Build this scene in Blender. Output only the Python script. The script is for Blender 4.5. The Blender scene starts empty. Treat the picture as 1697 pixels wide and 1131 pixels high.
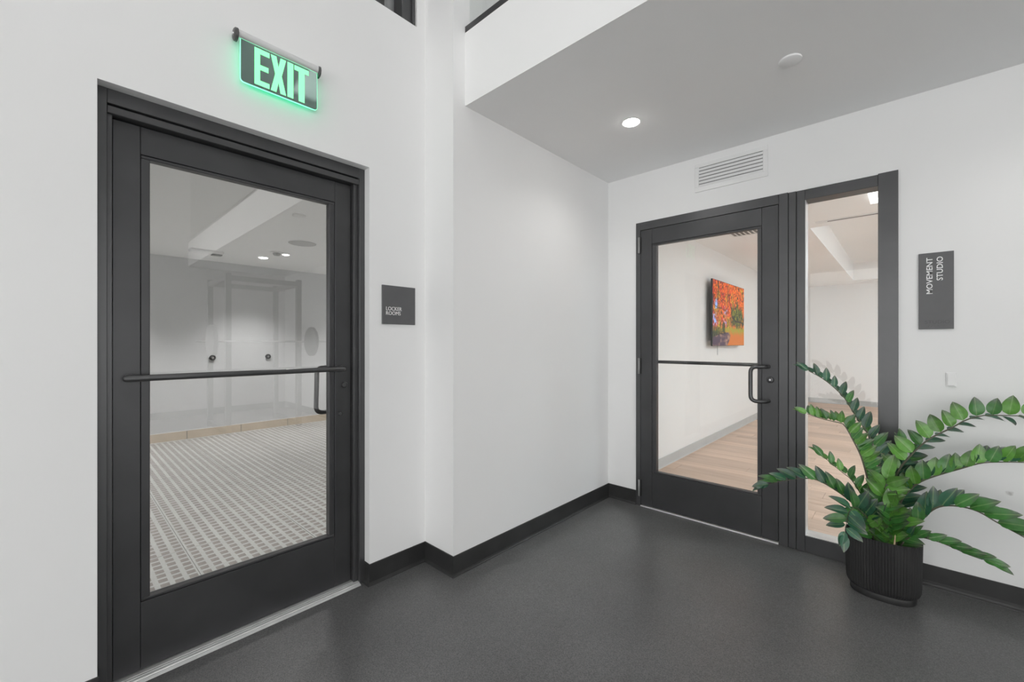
import bpy, bmesh, math, random
from mathutils import Vector, Matrix, noise as mnoise

random.seed(7)
SC = bpy.context.scene
COL = SC.collection
PI = math.pi

# ------------------------------------------------------------------ camera
cam_d = bpy.data.cameras.new('camera')
cam = bpy.data.objects.new('camera', cam_d)
COL.objects.link(cam)
cam_d.sensor_width = 36.0
cam_d.lens = 701.56 / 1697.0 * 36.0
cam_d.shift_y = 3.05 / 1697.0
cam_d.clip_start = 0.02
cam.location = (0, 0, 1.28)
cam.rotation_euler = (math.radians(90), 0, math.radians(42.877))
SC.camera = cam

# ------------------------------------------------------------------ world, exposure, light levels
E_SKY = 4.3        # even daylight entering by the added, unseen windows
E_HALL = 1.5       # unseen fill panels added in the tall hall
E_SPOT = 18.0       # W, downlights under the low ceiling
E_CORR = 205.0      # W, spot lamps in the corridor downlights, all but one added unseen
E_STUDIO = 36.0     # unseen fill panels added in the studio
E_SIGN = 1.6

w = bpy.data.worlds.new('world')
SC.world = w
w.use_nodes = True
w.node_tree.nodes['Background'].inputs[0].default_value = (1.0, 0.985, 0.985, 1)
w.node_tree.nodes['Background'].inputs[1].default_value = E_SKY
SC.view_settings.view_transform = 'Standard'
SC.view_settings.look = 'None'
SC.view_settings.gamma = 1.0
SC.view_settings.exposure = -0.27
SC.view_settings.use_curve_mapping = False
SC.cycles.max_bounces = 14
SC.cycles.diffuse_bounces = 9
SC.cycles.glossy_bounces = 5
SC.cycles.transparent_max_bounces = 16

# ------------------------------------------------------------------ materials
def newmat(name):
    m = bpy.data.materials.new(name)
    m.use_nodes = True
    return m, m.node_tree, m.node_tree.nodes['Principled BSDF']

def N(nt, t, **kw):
    n = nt.nodes.new(t)
    for k, v in kw.items():
        setattr(n, k, v)
    return n

def c4(c):
    return (c[0], c[1], c[2], 1.0) if len(c) == 3 else c

def g(v):
    return (v, v, v)

def mat(name, color, rough=0.5, metal=0.0, spec=0.5, var=0.0, vscale=8.0, bump=0.0, bscale=300.0, color2=None, rvar=0.0):
    """painted / metal surface with a slow noise in colour, gloss and a fine relief"""
    m, nt, b = newmat(name)
    b.inputs['Metallic'].default_value = metal
    b.inputs['Roughness'].default_value = rough
    b.inputs['Specular IOR Level'].default_value = spec
    tc = N(nt, 'ShaderNodeTexCoord')
    nz = N(nt, 'ShaderNodeTexNoise')
    nz.inputs['Scale'].default_value = vscale
    nz.inputs['Detail'].default_value = 4
    nt.links.new(tc.outputs['Object'], nz.inputs['Vector'])
    r = N(nt, 'ShaderNodeValToRGB')
    hi = color2 or tuple(min(1, v * (1 + var)) for v in color)
    lo = color if color2 else tuple(v * (1 - var) for v in color)
    r.color_ramp.elements[0].color = c4(lo)
    r.color_ramp.elements[1].color = c4(hi)
    r.color_ramp.elements[0].position = 0.35
    r.color_ramp.elements[1].position = 0.65
    nt.links.new(nz.outputs['Fac'], r.inputs['Fac'])
    nt.links.new(r.outputs['Color'], b.inputs['Base Color'])
    if rvar:
        mr = N(nt, 'ShaderNodeMapRange')
        mr.inputs['To Min'].default_value = rough - rvar
        mr.inputs['To Max'].default_value = rough + rvar
        nt.links.new(nz.outputs['Fac'], mr.inputs['Value'])
        nt.links.new(mr.outputs['Result'], b.inputs['Roughness'])
    if bump:
        n2 = N(nt, 'ShaderNodeTexNoise')
        n2.inputs['Scale'].default_value = bscale
        bp = N(nt, 'ShaderNodeBump')
        bp.inputs['Strength'].default_value = bump
        bp.inputs['Distance'].default_value = 0.002
        nt.links.new(tc.outputs['Object'], n2.inputs['Vector'])
        nt.links.new(n2.outputs['Fac'], bp.inputs['Height'])
        nt.links.new(bp.outputs['Normal'], b.inputs['Normal'])
    return m

def emit(name, color, strength):
    m, nt, b = newmat(name)
    b.inputs['Base Color'].default_value = c4(color)
    b.inputs['Emission Color'].default_value = c4(color)
    b.inputs['Emission Strength'].default_value = strength
    return m

def glass(name, f0, tint=(0.96, 0.97, 0.965)):
    """clear flat pane: lets light straight through, mirrors by angle"""
    m = bpy.data.materials.new(name)
    m.use_nodes = True
    nt = m.node_tree
    nt.nodes.clear()
    out = N(nt, 'ShaderNodeOutputMaterial')
    mix = N(nt, 'ShaderNodeMixShader')
    tr = N(nt, 'ShaderNodeBsdfTransparent')
    tr.inputs[0].default_value = c4(tint)
    gl = N(nt, 'ShaderNodeBsdfGlossy')
    gl.inputs['Roughness'].default_value = 0.0
    lw = N(nt, 'ShaderNodeLayerWeight')
    lw.inputs['Blend'].default_value = 0.5
    pw = N(nt, 'ShaderNodeMath', operation='POWER')
    pw.inputs[1].default_value = 5.0
    ma = N(nt, 'ShaderNodeMath', operation='MULTIPLY_ADD')
    ma.inputs[1].default_value = 1 - f0
    ma.inputs[2].default_value = f0
    nt.links.new(lw.outputs['Facing'], pw.inputs[0])
    nt.links.new(pw.outputs[0], ma.inputs[0])
    nt.links.new(ma.outputs[0], mix.inputs[0])
    nt.links.new(tr.outputs[0], mix.inputs[1])
    nt.links.new(gl.outputs[0], mix.inputs[2])
    nt.links.new(mix.outputs[0], out.inputs[0])
    return m

def floor_mat():
    m, nt, b = newmat('dark_floor')
    tc = N(nt, 'ShaderNodeTexCoord')
    big = N(nt, 'ShaderNodeTexNoise'); big.inputs['Scale'].default_value = 1.6; big.inputs['Detail'].default_value = 5
    fine = N(nt, 'ShaderNodeTexNoise'); fine.inputs['Scale'].default_value = 260; fine.inputs['Detail'].default_value = 3
    scr = N(nt, 'ShaderNodeTexNoise'); scr.inputs['Scale'].default_value = 2.2; scr.inputs['Detail'].default_value = 6
    for n in (big, fine, scr):
        nt.links.new(tc.outputs['Object'], n.inputs['Vector'])
    r1 = N(nt, 'ShaderNodeValToRGB')
    r1.color_ramp.elements[0].position = 0.3; r1.color_ramp.elements[0].color = c4(g(0.105))
    r1.color_ramp.elements[1].position = 0.7; r1.color_ramp.elements[1].color = c4(g(0.150))
    r2 = N(nt, 'ShaderNodeValToRGB')
    r2.color_ramp.elements[0].position = 0.36; r2.color_ramp.elements[0].color = c4(g(0.66))
    r2.color_ramp.elements[1].position = 0.66; r2.color_ramp.elements[1].color = c4(g(1.32))
    mx = N(nt, 'ShaderNodeMix', data_type='RGBA', blend_type='MULTIPLY')
    mx.inputs['Factor'].default_value = 1.0
    mx.clamp_result = False
    nt.links.new(big.outputs['Fac'], r1.inputs['Fac'])
    nt.links.new(fine.outputs['Fac'], r2.inputs['Fac'])
    nt.links.new(r1.outputs['Color'], mx.inputs['A'])
    nt.links.new(r2.outputs['Color'], mx.inputs['B'])
    nt.links.new(mx.outputs['Result'], b.inputs['Base Color'])
    rr = N(nt, 'ShaderNodeMapRange')
    rr.inputs['To Min'].default_value = 0.285
    rr.inputs['To Max'].default_value = 0.38
    nt.links.new(scr.outputs['Fac'], rr.inputs['Value'])
    nt.links.new(rr.outputs['Result'], b.inputs['Roughness'])
    b.inputs['Specular IOR Level'].default_value = 0.45
    return m

def wood_mat(name, ca, cb, seed):
    m, nt, b = newmat(name)
    tc = N(nt, 'ShaderNodeTexCoord')
    oi = N(nt, 'ShaderNodeObjectInfo')
    ad = N(nt, 'ShaderNodeVectorMath', operation='ADD')
    mp = N(nt, 'ShaderNodeMapping')
    mp.inputs['Scale'].default_value = (1.2, 16, 16)
    mp.inputs['Location'].default_value = (seed, seed * 2.3, 0)
    nz = N(nt, 'ShaderNodeTexNoise'); nz.inputs['Scale'].default_value = 1.0; nz.inputs['Detail'].default_value = 6
    ml = N(nt, 'ShaderNodeMath', operation='MULTIPLY'); ml.inputs[1].default_value = 37.0
    nt.links.new(oi.outputs['Random'], ml.inputs[0])
    nt.links.new(tc.outputs['Object'], ad.inputs[0])
    nt.links.new(ml.outputs[0], ad.inputs[1])
    nt.links.new(ad.outputs[0], mp.inputs['Vector'])
    nt.links.new(mp.outputs[0], nz.inputs['Vector'])
    r = N(nt, 'ShaderNodeValToRGB')
    r.color_ramp.elements[0].position = 0.3; r.color_ramp.elements[0].color = c4(ca)
    r.color_ramp.elements[1].position = 0.7; r.color_ramp.elements[1].color = c4(cb)
    nt.links.new(nz.outputs['Fac'], r.inputs['Fac'])
    hs = N(nt, 'ShaderNodeHueSaturation')
    mr = N(nt, 'ShaderNodeMapRange'); mr.inputs['To Min'].default_value = 0.88; mr.inputs['To Max'].default_value = 1.12
    nt.links.new(oi.outputs['Random'], mr.inputs['Value'])
    nt.links.new(mr.outputs['Result'], hs.inputs['Value'])
    nt.links.new(r.outputs['Color'], hs.inputs['Color'])
    nt.links.new(hs.outputs['Color'], b.inputs['Base Color'])
    b.inputs['Roughness'].default_value = 0.5
    return m

def leaf_mat(name, base, tip):
    """green blade: pale midrib, tip of another tone, slow mottling, slightly translucent"""
    m, nt, b = newmat(name)
    tc = N(nt, 'ShaderNodeTexCoord')
    sp = N(nt, 'ShaderNodeSeparateXYZ')
    nt.links.new(tc.outputs['Object'], sp.inputs[0])
    mr = N(nt, 'ShaderNodeMapRange')
    mr.inputs['From Min'].default_value = 0.55; mr.inputs['From Max'].default_value = 0.98
    nt.links.new(sp.outputs['X'], mr.inputs['Value'])
    mx = N(nt, 'ShaderNodeMix', data_type='RGBA')
    mx.inputs['A'].default_value = c4(base); mx.inputs['B'].default_value = c4(tip)
    nt.links.new(mr.outputs['Result'], mx.inputs['Factor'])
    ab = N(nt, 'ShaderNodeMath', operation='ABSOLUTE')
    nt.links.new(sp.outputs['Y'], ab.inputs[0])
    rib = N(nt, 'ShaderNodeMapRange')
    rib.inputs['From Min'].default_value = 0.0; rib.inputs['From Max'].default_value = 0.03
    rib.inputs['To Min'].default_value = 0.45; rib.inputs['To Max'].default_value = 0.0
    nt.links.new(ab.outputs[0], rib.inputs['Value'])
    m2 = N(nt, 'ShaderNodeMix', data_type='RGBA')
    m2.inputs['B'].default_value = c4((0.36, 0.52, 0.22))
    nt.links.new(rib.outputs['Result'], m2.inputs['Factor'])
    nt.links.new(mx.outputs['Result'], m2.inputs['A'])
    nz = N(nt, 'ShaderNodeTexNoise'); nz.inputs['Scale'].default_value = 5
    nt.links.new(tc.outputs['Object'], nz.inputs['Vector'])
    hs = N(nt, 'ShaderNodeHueSaturation')
    oi = N(nt, 'ShaderNodeObjectInfo')
    ad = N(nt, 'ShaderNodeMath', operation='ADD')
    nt.links.new(nz.outputs['Fac'], ad.inputs[0]); nt.links.new(oi.outputs['Random'], ad.inputs[1])
    mv = N(nt, 'ShaderNodeMapRange'); mv.inputs['From Max'].default_value = 2.0
    mv.inputs['To Min'].default_value = 0.45; mv.inputs['To Max'].default_value = 1.55
    nt.links.new(ad.outputs[0], mv.inputs['Value'])
    nt.links.new(mv.outputs['Result'], hs.inputs['Value'])
    nt.links.new(m2.outputs['Result'], hs.inputs['Color'])
    nt.links.new(hs.outputs['Color'], b.inputs['Base Color'])
    b.inputs['Roughness'].default_value = 0.33
    b.inputs['Specular IOR Level'].default_value = 0.8
    out = nt.nodes['Material Output']
    tl = N(nt, 'ShaderNodeBsdfTranslucent')
    nt.links.new(hs.outputs['Color'], tl.inputs['Color'])
    ms = N(nt, 'ShaderNodeMixShader'); ms.inputs[0].default_value = 0.22
    nt.links.new(b.outputs[0], ms.inputs[1]); nt.links.new(tl.outputs[0], ms.inputs[2])
    nt.links.new(ms.outputs[0], out.inputs[0])
    return m

def wall_mat():
    """white eggshell paint with a slow mottling"""
    m, nt, b = newmat('wall_paint')
    tc = N(nt, 'ShaderNodeTexCoord')
    nz = N(nt, 'ShaderNodeTexNoise'); nz.inputs['Scale'].default_value = 0.9; nz.inputs['Detail'].default_value = 3
    nt.links.new(tc.outputs['Object'], nz.inputs['Vector'])
    r = N(nt, 'ShaderNodeValToRGB')
    r.color_ramp.elements[0].position = 0.3; r.color_ramp.elements[0].color = c4(g(0.825))
    r.color_ramp.elements[1].position = 0.7; r.color_ramp.elements[1].color = c4(g(0.85))
    nt.links.new(nz.outputs['Fac'], r.inputs['Fac'])
    nt.links.new(r.outputs['Color'], b.inputs['Base Color'])
    b.inputs['Roughness'].default_value = 0.55
    b.inputs['Specular IOR Level'].default_value = 0.3
    return m

def stained(m, spot, r):
    """the same paint with one small grey knock"""
    m = m.copy(); m.name = 'wall_paint_with_knock'
    nt = m.node_tree
    b = nt.nodes['Principled BSDF']
    old = b.inputs['Base Color'].links[0].from_socket
    tc = N(nt, 'ShaderNodeTexCoord')
    nz = N(nt, 'ShaderNodeTexNoise'); nz.inputs['Scale'].default_value = 60
    nt.links.new(tc.outputs['Object'], nz.inputs['Vector'])
    ds = N(nt, 'ShaderNodeVectorMath', operation='DISTANCE')
    ds.inputs[1].default_value = spot
    nt.links.new(tc.outputs['Object'], ds.inputs[0])
    ad = N(nt, 'ShaderNodeMath', operation='MULTIPLY_ADD')
    ad.inputs[1].default_value = r * 1.6
    nt.links.new(nz.outputs['Fac'], ad.inputs[0]); nt.links.new(ds.outputs['Value'], ad.inputs[2])
    mr = N(nt, 'ShaderNodeMapRange')
    mr.inputs['From Min'].default_value = r * 1.2; mr.inputs['From Max'].default_value = r * 2.0
    mr.inputs['To Min'].default_value = .65; mr.inputs['To Max'].default_value = 0
    nt.links.new(ad.outputs[0], mr.inputs['Value'])
    mx = N(nt, 'ShaderNodeMix', data_type='RGBA')
    mx.inputs['B'].default_value = (.38, .37, .36, 1)
    nt.links.new(mr.outputs['Result'], mx.inputs['Factor'])
    nt.links.new(old, mx.inputs['A'])
    nt.links.new(mx.outputs['Result'], b.inputs['Base Color'])
    return m

M = {}
M['wall'] = wall_mat()
M['wallknock'] = stained(M['wall'], (.371 - 1.47, -.075, .554 - 2.7), .012)
M['ceil'] = mat('ceiling_paint', g(0.90), 0.8, spec=0.15, var=0.01, vscale=1.2)
M['greywall'] = mat('grey_wall_paint', g(0.50), 0.6, spec=0.3, var=0.03, vscale=1.0)
M['floor'] = floor_mat()
M['base'] = mat('black_rubber_base', g(0.030), 0.38, spec=0.45, var=0.2, vscale=6, rvar=0.05)
M['frame'] = mat('dark_bronze_aluminium', (0.100, 0.100, 0.103), 0.36, metal=0.65, spec=0.5, var=0.06, vscale=5, rvar=0.04)
M['leafmetal'] = mat('dark_door_paint', (0.080, 0.080, 0.083), 0.38, metal=0.65, spec=0.5, var=0.08, vscale=4, rvar=0.05)
M['bar'] = mat('dark_bar_metal', (0.085, 0.085, 0.087), 0.31, metal=0.5, var=0.05)
M['hinge'] = mat('grey_hinge_steel', g(0.24), 0.4, metal=0.5, var=0.05)
M['seal'] = mat('black_gasket', g(0.012), 0.6, var=0.1)
M['alu'] = mat('mill_aluminium', g(0.74), 0.42, metal=0.6, var=0.06, vscale=14, rvar=0.05)
M['chrome'] = mat('satin_chrome', g(0.7), 0.2, metal=1.0, var=0.03)
M['sign'] = mat('charcoal_sign_panel', (0.105, 0.105, 0.108), 0.45, var=0.03, vscale=20)
M['signdark'] = mat('charcoal_sign_relief', (0.075, 0.075, 0.078), 0.45, var=0.02)
M['white'] = mat('white_plastic', g(0.80), 0.4, var=0.01)
M['ventwhite'] = mat('white_enamel', g(0.82), 0.30, spec=0.6, var=0.01)
M['dark'] = mat('dark_void', g(0.02), 0.8, var=0.1)
M['letter'] = mat('white_sign_lettering', g(0.88), 0.5, var=0.01)
M['pane'] = glass('tinted_door_glass', 0.145, (0.95, 0.95, 0.95))
M['clear'] = glass('clear_glass', 0.022)
M['lamp'] = emit('downlight_lens', (1.0, 0.98, 0.95), 40.0)
M['clamp'] = emit('corridor_downlight_lens', (1.0, 0.98, 0.95), 25.0)
M['panel'] = emit('hall_led_diffuser', (1.0, 0.97, 0.965), 3.0)
M['strip'] = emit('studio_led_strip', (0.86, 0.95, 1.0), 12.0)
M['ring'] = emit('studio_ring_led', (1.0, 0.99, 0.97), 1.8)
M['exitgreen'] = emit('exit_letter_green', (0.25, 1.0, 0.44), E_SIGN * 0.70)
M['exitedge'] = emit('exit_edge_green', (0.22, 1.0, 0.52), E_SIGN * 1.5)
M['exitback'] = emit('exit_back_green', (0.03, 1.0, 0.62), E_SIGN * 0.34)
M['exitpanel'] = mat('exit_mirror_panel', (0.34, 0.46, 0.42), 0.05, metal=1.0, var=0.02)
M['exitrod'] = mat('brushed_aluminium_rod', g(0.72), 0.40, metal=0.35, var=0.03)
M['exitcap'] = mat('dark_grey_end_cap', g(0.10), 0.35, metal=0.4, var=0.05)
M['planter'] = mat('matt_black_planter', g(0.028), 0.5, spec=0.4, var=0.1, vscale=10)
M['soil'] = mat('dark_soil', (0.016, 0.013, 0.010), 0.95, var=0.5, vscale=60, bump=0.8, bscale=90)
M['stem'] = mat('grey_green_stem', (0.085, 0.105, 0.055), 0.5, color2=(0.12, 0.105, 0.085), vscale=9)
M['straw'] = mat('dry_straw', (0.55, 0.42, 0.26), 0.7, var=0.1)
M['leafA'] = leaf_mat('leaf_fresh_green', (0.130, 0.345, 0.055), (0.095, 0.130, 0.075))
M['leafB'] = leaf_mat('leaf_mid_green', (0.062, 0.225, 0.048), (0.105, 0.108, 0.100))
M['leafC'] = leaf_mat('leaf_dark_blue_green', (0.038, 0.140, 0.078), (0.115, 0.122, 0.118))
M['tile'] = mat('light_grey_floor_tile', (0.49, 0.495, 0.48), 0.45, var=0.05, vscale=5)
M['joint'] = mat('tile_grout', (0.33, 0.34, 0.33), 0.8, var=0.05)
M['inset'] = mat('taupe_inset', (0.275, 0.253, 0.232), 0.5, var=0.12, vscale=9)
M['tanbase'] = mat('tan_skirting_tile', (0.66, 0.57, 0.46), 0.45, var=0.05, vscale=5)
M['corrwall'] = mat('corridor_wall_paint', (0.66, 0.67, 0.68), 0.6, spec=0.25, var=0.01)
M['greybase'] = mat('pale_grey_skirting', (0.52, 0.53, 0.53), 0.5, var=0.02)
M['plank'] = wood_mat('blond_oak_plank', (0.56, 0.405, 0.31), (0.68, 0.515, 0.41), 1.7)
M['plankgap'] = mat('plank_shadow_gap', (0.30, 0.21, 0.15), 0.8, var=0.1)  # brown floor slab showing between the planks
M['blackplastic'] = mat('black_plastic', g(0.018), 0.35, var=0.05)
M['steel'] = mat('rack_steel', g(0.05), 0.4, metal=0.3, var=0.05)
M['iron'] = mat('cast_iron_plate', g(0.03), 0.5, var=0.1)

# ------------------------------------------------------------------ helpers
WM = {}   # world matrix of each object built here

def setparent(o, parent, world):
    WM[o] = world
    if parent is not None:
        o.parent = parent
        o.matrix_parent_inverse = WM[parent].inverted()
    o.matrix_basis = world

def props(o, label=None, cat=None, group=None, kind=None):
    if label: o['label'] = label
    if cat: o['category'] = cat
    if group: o['group'] = group
    if kind: o['kind'] = kind
    return o

def empty(name, loc, label=None, cat=None, group=None, kind=None):
    o = bpy.data.objects.new(name, None)
    o.empty_display_size = 0.05
    COL.objects.link(o)
    setparent(o, None, Matrix.Translation(loc))
    return props(o, label, cat, group, kind)

def link(name, me, m, parent=None, world=None):
    o = bpy.data.objects.new(name, me)
    COL.objects.link(o)
    if m is not None and len(me.materials) == 0:
        me.materials.append(M[m] if isinstance(m, str) else m)
    setparent(o, parent, world or Matrix.Identity(4))
    return o

def from_bm(name, bm, m, parent=None, smooth=False, center=True):
    bmesh.ops.recalc_face_normals(bm, faces=bm.faces)
    vs = [v.co for v in bm.verts]
    c = Vector((0, 0, 0))
    if center and vs:
        lo = Vector((min(v[i] for v in vs) for i in range(3)))
        hi = Vector((max(v[i] for v in vs) for i in range(3)))
        c = (lo + hi) / 2
        bmesh.ops.translate(bm, verts=bm.verts, vec=-c)
    me = bpy.data.meshes.new(name)
    bm.to_mesh(me)
    bm.free()
    if smooth:
        for p in me.polygons:
            p.use_smooth = True
        me.set_sharp_from_angle(angle=math.radians(40))
    return link(name, me, m, parent, Matrix.Translation(c))

def bbox(bm, x0, x1, y0, y1, z0, z1):
    vs = [bm.verts.new(p) for p in ((x0, y0, z0), (x1, y0, z0), (x1, y1, z0), (x0, y1, z0), (x0, y0, z1), (x1, y0, z1), (x1, y1, z1), (x0, y1, z1))]
    fs = []
    for f in ((0, 3, 2, 1), (4, 5, 6, 7), (0, 1, 5, 4), (1, 2, 6, 5), (2, 3, 7, 6), (3, 0, 4, 7)):
        fs.append(bm.faces.new([vs[i] for i in f]))
    return vs

def box(name, x0, x1, y0, y1, z0, z1, m, parent=None, bevel=0.0, seg=1):
    bm = bmesh.new()
    bbox(bm, x0, x1, y0, y1, z0, z1)
    if bevel:
        bmesh.ops.bevel(bm, geom=list(bm.edges), offset=bevel, segments=seg, affect='EDGES', profile=0.5)
    return from_bm(name, bm, m, parent)

def boxes(name, lst, m, parent=None, kind=None):
    bm = bmesh.new()
    for b in lst:
        bbox(bm, *b)
    o = from_bm(name, bm, m, parent)
    if kind: o['kind'] = kind
    return o

def area_lamp(parent, loc, sx, sy, watts, color, portal=False, rot=(0, 0, 0)):
    ld = bpy.data.lights.new('lamp', 'AREA')
    ld.shape = 'RECTANGLE'; ld.size = sx; ld.size_y = sy
    ld.energy = watts; ld.color = color
    if portal: ld.cycles.is_portal = True
    o = bpy.data.objects.new('lamp', ld)
    COL.objects.link(o)
    from mathutils import Euler
    setparent(o, parent, Matrix.Translation(loc) @ Euler(rot).to_matrix().to_4x4())
    return o

def struct(o):
    o['kind'] = 'structure'
    return o

def tube_bm(bm, pts, radii, seg=12, cap=True):
    """swept round tube through pts"""
    pts = [Vector(p) for p in pts]
    if not isinstance(radii, (list, tuple)):
        radii = [radii] * len(pts)
    rings = []
    ref = None
    for i, p in enumerate(pts):
        if i == 0: t = pts[1] - pts[0]
        elif i == len(pts) - 1: t = pts[-1] - pts[-2]
        else: t = (pts[i + 1] - pts[i]).normalized() + (pts[i] - pts[i - 1]).normalized()
        t.normalize()
        if ref is None:
            ref = Vector((0, 0, 1)) if abs(t.z) < 0.9 else Vector((1, 0, 0))
        a = (ref - t * ref.dot(t)).normalized()
        b = t.cross(a)
        ref = a
        rings.append([bm.verts.new(p + (a * math.cos(2 * PI * k / seg) + b * math.sin(2 * PI * k / seg)) * radii[i]) for k in range(seg)])
    for i in range(len(rings) - 1):
        for k in range(seg):
            bm.faces.new((rings[i][k], rings[i][(k + 1) % seg], rings[i + 1][(k + 1) % seg], rings[i + 1][k]))
    if cap:
        bm.faces.new(rings[0][::-1])
        bm.faces.new(rings[-1])

def tube(name, pts, radii, m, parent=None, seg=12):
    bm = bmesh.new()
    tube_bm(bm, pts, radii, seg)
    return from_bm(name, bm, m, parent, smooth=True)

def round_path(pts, r, n=6):
    """polyline with its inner corners rounded"""
    pts = [Vector(p) for p in pts]
    out = [pts[0]]
    for i in range(1, len(pts) - 1):
        a = (pts[i - 1] - pts[i]); b = (pts[i + 1] - pts[i])
        ra = min(r, a.length * 0.49, b.length * 0.49)
        p0 = pts[i] + a.normalized() * ra; p1 = pts[i] + b.normalized() * ra
        for k in range(n + 1):
            t = k / n
            out.append(p0 * (1 - t) ** 2 + pts[i] * 2 * t * (1 - t) + p1 * t * t)
    out.append(pts[-1])
    return out

def lathe(name, prof, axis_o, axis, m, parent=None, seg=24):
    """profile (r, h) turned round the axis"""
    ax = Vector(axis).normalized()
    u = Vector((0, 0, 1)) if abs(ax.z) < 0.9 else Vector((1, 0, 0))
    u = (u - ax * u.dot(ax)).normalized()
    v = ax.cross(u)
    o = Vector(axis_o)
    bm = bmesh.new()
    rings = []
    for r, h in prof:
        if r < 1e-6:
            rings.append([bm.verts.new(o + ax * h)])
        else:
            rings.append([bm.verts.new(o + ax * h + (u * math.cos(2 * PI * k / seg) + v * math.sin(2 * PI * k / seg)) * r) for k in range(seg)])
    for a, b in zip(rings, rings[1:]):
        for k in range(seg):
            k2 = (k + 1) % seg
            if len(a) == 1 and len(b) == 1: continue
            if len(a) == 1: bm.faces.new((a[0], b[k2], b[k]))
            elif len(b) == 1: bm.faces.new((a[k], a[k2], b[0]))
            else: bm.faces.new((a[k], a[k2], b[k2], b[k]))
    return from_bm(name, bm, m, parent, smooth=True)

def sweep(name, path, prof, m, side, parent=None):
    """profile (out, z) swept along a floor path with mitred corners; side +1 = left of travel"""
    P = [Vector((p[0], p[1])) for p in path]
    offs = []
    for i in range(len(P)):
        d = []
        if i > 0: d.append((P[i] - P[i - 1]).normalized())
        if i < len(P) - 1: d.append((P[i + 1] - P[i]).normalized())
        ns = [Vector((-q.y, q.x)) * side for q in d]
        if len(ns) == 1: offs.append(ns[0])
        else:
            b = (ns[0] + ns[1]).normalized()
            offs.append(b / max(0.2, b.dot(ns[0])))
    bm = bmesh.new()
    rings = []
    for p, o in zip(P, offs):
        rings.append([bm.verts.new((p.x + o.x * q[0], p.y + o.y * q[0], q[1])) for q in prof])
    n = len(prof)
    for a, b in zip(rings, rings[1:]):
        for k in range(n):
            bm.faces.new((a[k], a[(k + 1) % n], b[(k + 1) % n], b[k]))
    bm.faces.new(rings[0]); bm.faces.new(rings[-1][::-1])
    return from_bm(name, bm, m, parent)

def text_mesh(body, size, depth, bold):
    cu = bpy.data.curves.new('lettering', 'FONT')
    cu.body = body
    cu.size = size
    cu.extrude = depth
    cu.resolution_u = 3
    cu.offset = bold
    t = bpy.data.objects.new('lettering', cu)
    COL.objects.link(t)
    dg = bpy.context.evaluated_depsgraph_get()
    me = bpy.data.meshes.new_from_object(t.evaluated_get(dg))
    bpy.data.objects.remove(t)
    bpy.data.curves.remove(cu)
    me.materials.clear()
    return me

def fit_text(name, body, width, height, depth, world, m, parent, bold=0.0):
    """lettering scaled so that the word fills width x height; world maps local x/y/z to the sign"""
    me = text_mesh(body, 1.0, 0.5, bold)
    xs = [v.co.x for v in me.vertices]; ys = [v.co.y for v in me.vertices]
    x0, x1, y0, y1 = min(xs), max(xs), min(ys), max(ys)
    for v in me.vertices:
        v.co.x = (v.co.x - x0) / (x1 - x0) * width
        v.co.y = (v.co.y - y0) / (y1 - y0) * height
        v.co.z = (v.co.z + 0.5) * depth
    return link(name, me, m, parent, world)

def axes(o, ex, ey, ez):
    ex, ey, ez = Vector(ex), Vector(ey), Vector(ez)
    m = Matrix.Identity(4)
    for i in range(3):
        m[i][0] = ex[i]; m[i][1] = ey[i]; m[i][2] = ez[i]; m[i][3] = o[i]
    return m

# ------------------------------------------------------------------ the setting
XL, XC, YB = -2.07, -1.81, 3.13          # left wall, projecting wall, back wall
XR, YF, ZT = 4.75, -4.0, 5.4             # right wall, wall behind the camera, high ceiling
YS0, YSTEP, YSOF = 0.0, 1.478, 1.562     # step corner, soffit front
ZC = 2.61                                # low ceiling
DY0, DY1, DZ = 0.098, 1.125, 2.206       # corridor door opening
T = 0.20
WY0, WY1, WZ0, WZ1 = -2.2, 1.421, 3.108, 4.5     # high window in the left wall

fl = struct(box('floor', XL - T, XR + .1, YF - .1, YB + 0.06, -0.12, 0.0, 'floor'))

struct(boxes('wall_left', [
    (XL - T, XL, YF, DY0, 0, WZ0),
    (XL - T, XL, DY1, YSTEP, 0, WZ0),
    (XL - T, XL, DY0, DY1, DZ, WZ0),
    (XL - T, XL, YF, WY0, WZ0, WZ1),
    (XL - T, XL, WY1, YSTEP, WZ0, WZ1),
    (XL - T, XL, YF, YSTEP, WZ1, ZT)], 'wall'))
struct(box('wall_left_projection', XL - T, XC, YSTEP, YB + 0.15, 0, ZT, 'wall'))
# back wall with the opening of the glazed storefront
OX0, OX1, OZ = -1.558, -0.027, 2.222
struct(boxes('wall_back', [
    (XC, OX0, YB, YB + .15, 0, ZT),
    (OX1, XR, YB, YB + .15, 0, ZT),
    (OX0, OX1, YB, YB + .15, OZ, ZT)], 'wallknock'))
# unseen glazing added for daylight: a band behind the camera and one along the right side
QX0, QX1, QZ0, QZ1 = -1.6, 4.3, .08, 2.70
RY0, RY1 = -3.7, .85
struct(boxes('wall_front', [
    (XL - T, QX0, YF - .15, YF, 0, ZT), (QX1, XR + .15, YF - .15, YF, 0, ZT),
    (QX0, QX1, YF - .15, YF, 0, QZ0), (QX0, QX1, YF - .15, YF, QZ1, ZT)], 'wall'))
struct(boxes('wall_right', [
    (XR, XR + .15, YF, RY0, 0, ZT), (XR, XR + .15, RY1, YB + .15, 0, ZT),
    (XR, XR + .15, RY0, RY1, 0, QZ0), (XR, XR + .15, RY0, RY1, QZ1, ZT)], 'greywall'))
w4 = struct(empty('window_4', ((QX0 + QX1) / 2, YF, QZ0)))
w4['label'] = 'long street glazing in dark frames behind the camera'
w5 = struct(empty('window_5', (XR, (RY0 + RY1) / 2, QZ0)))
w5['label'] = 'long street glazing in dark frames on the right side of the hall'
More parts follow.
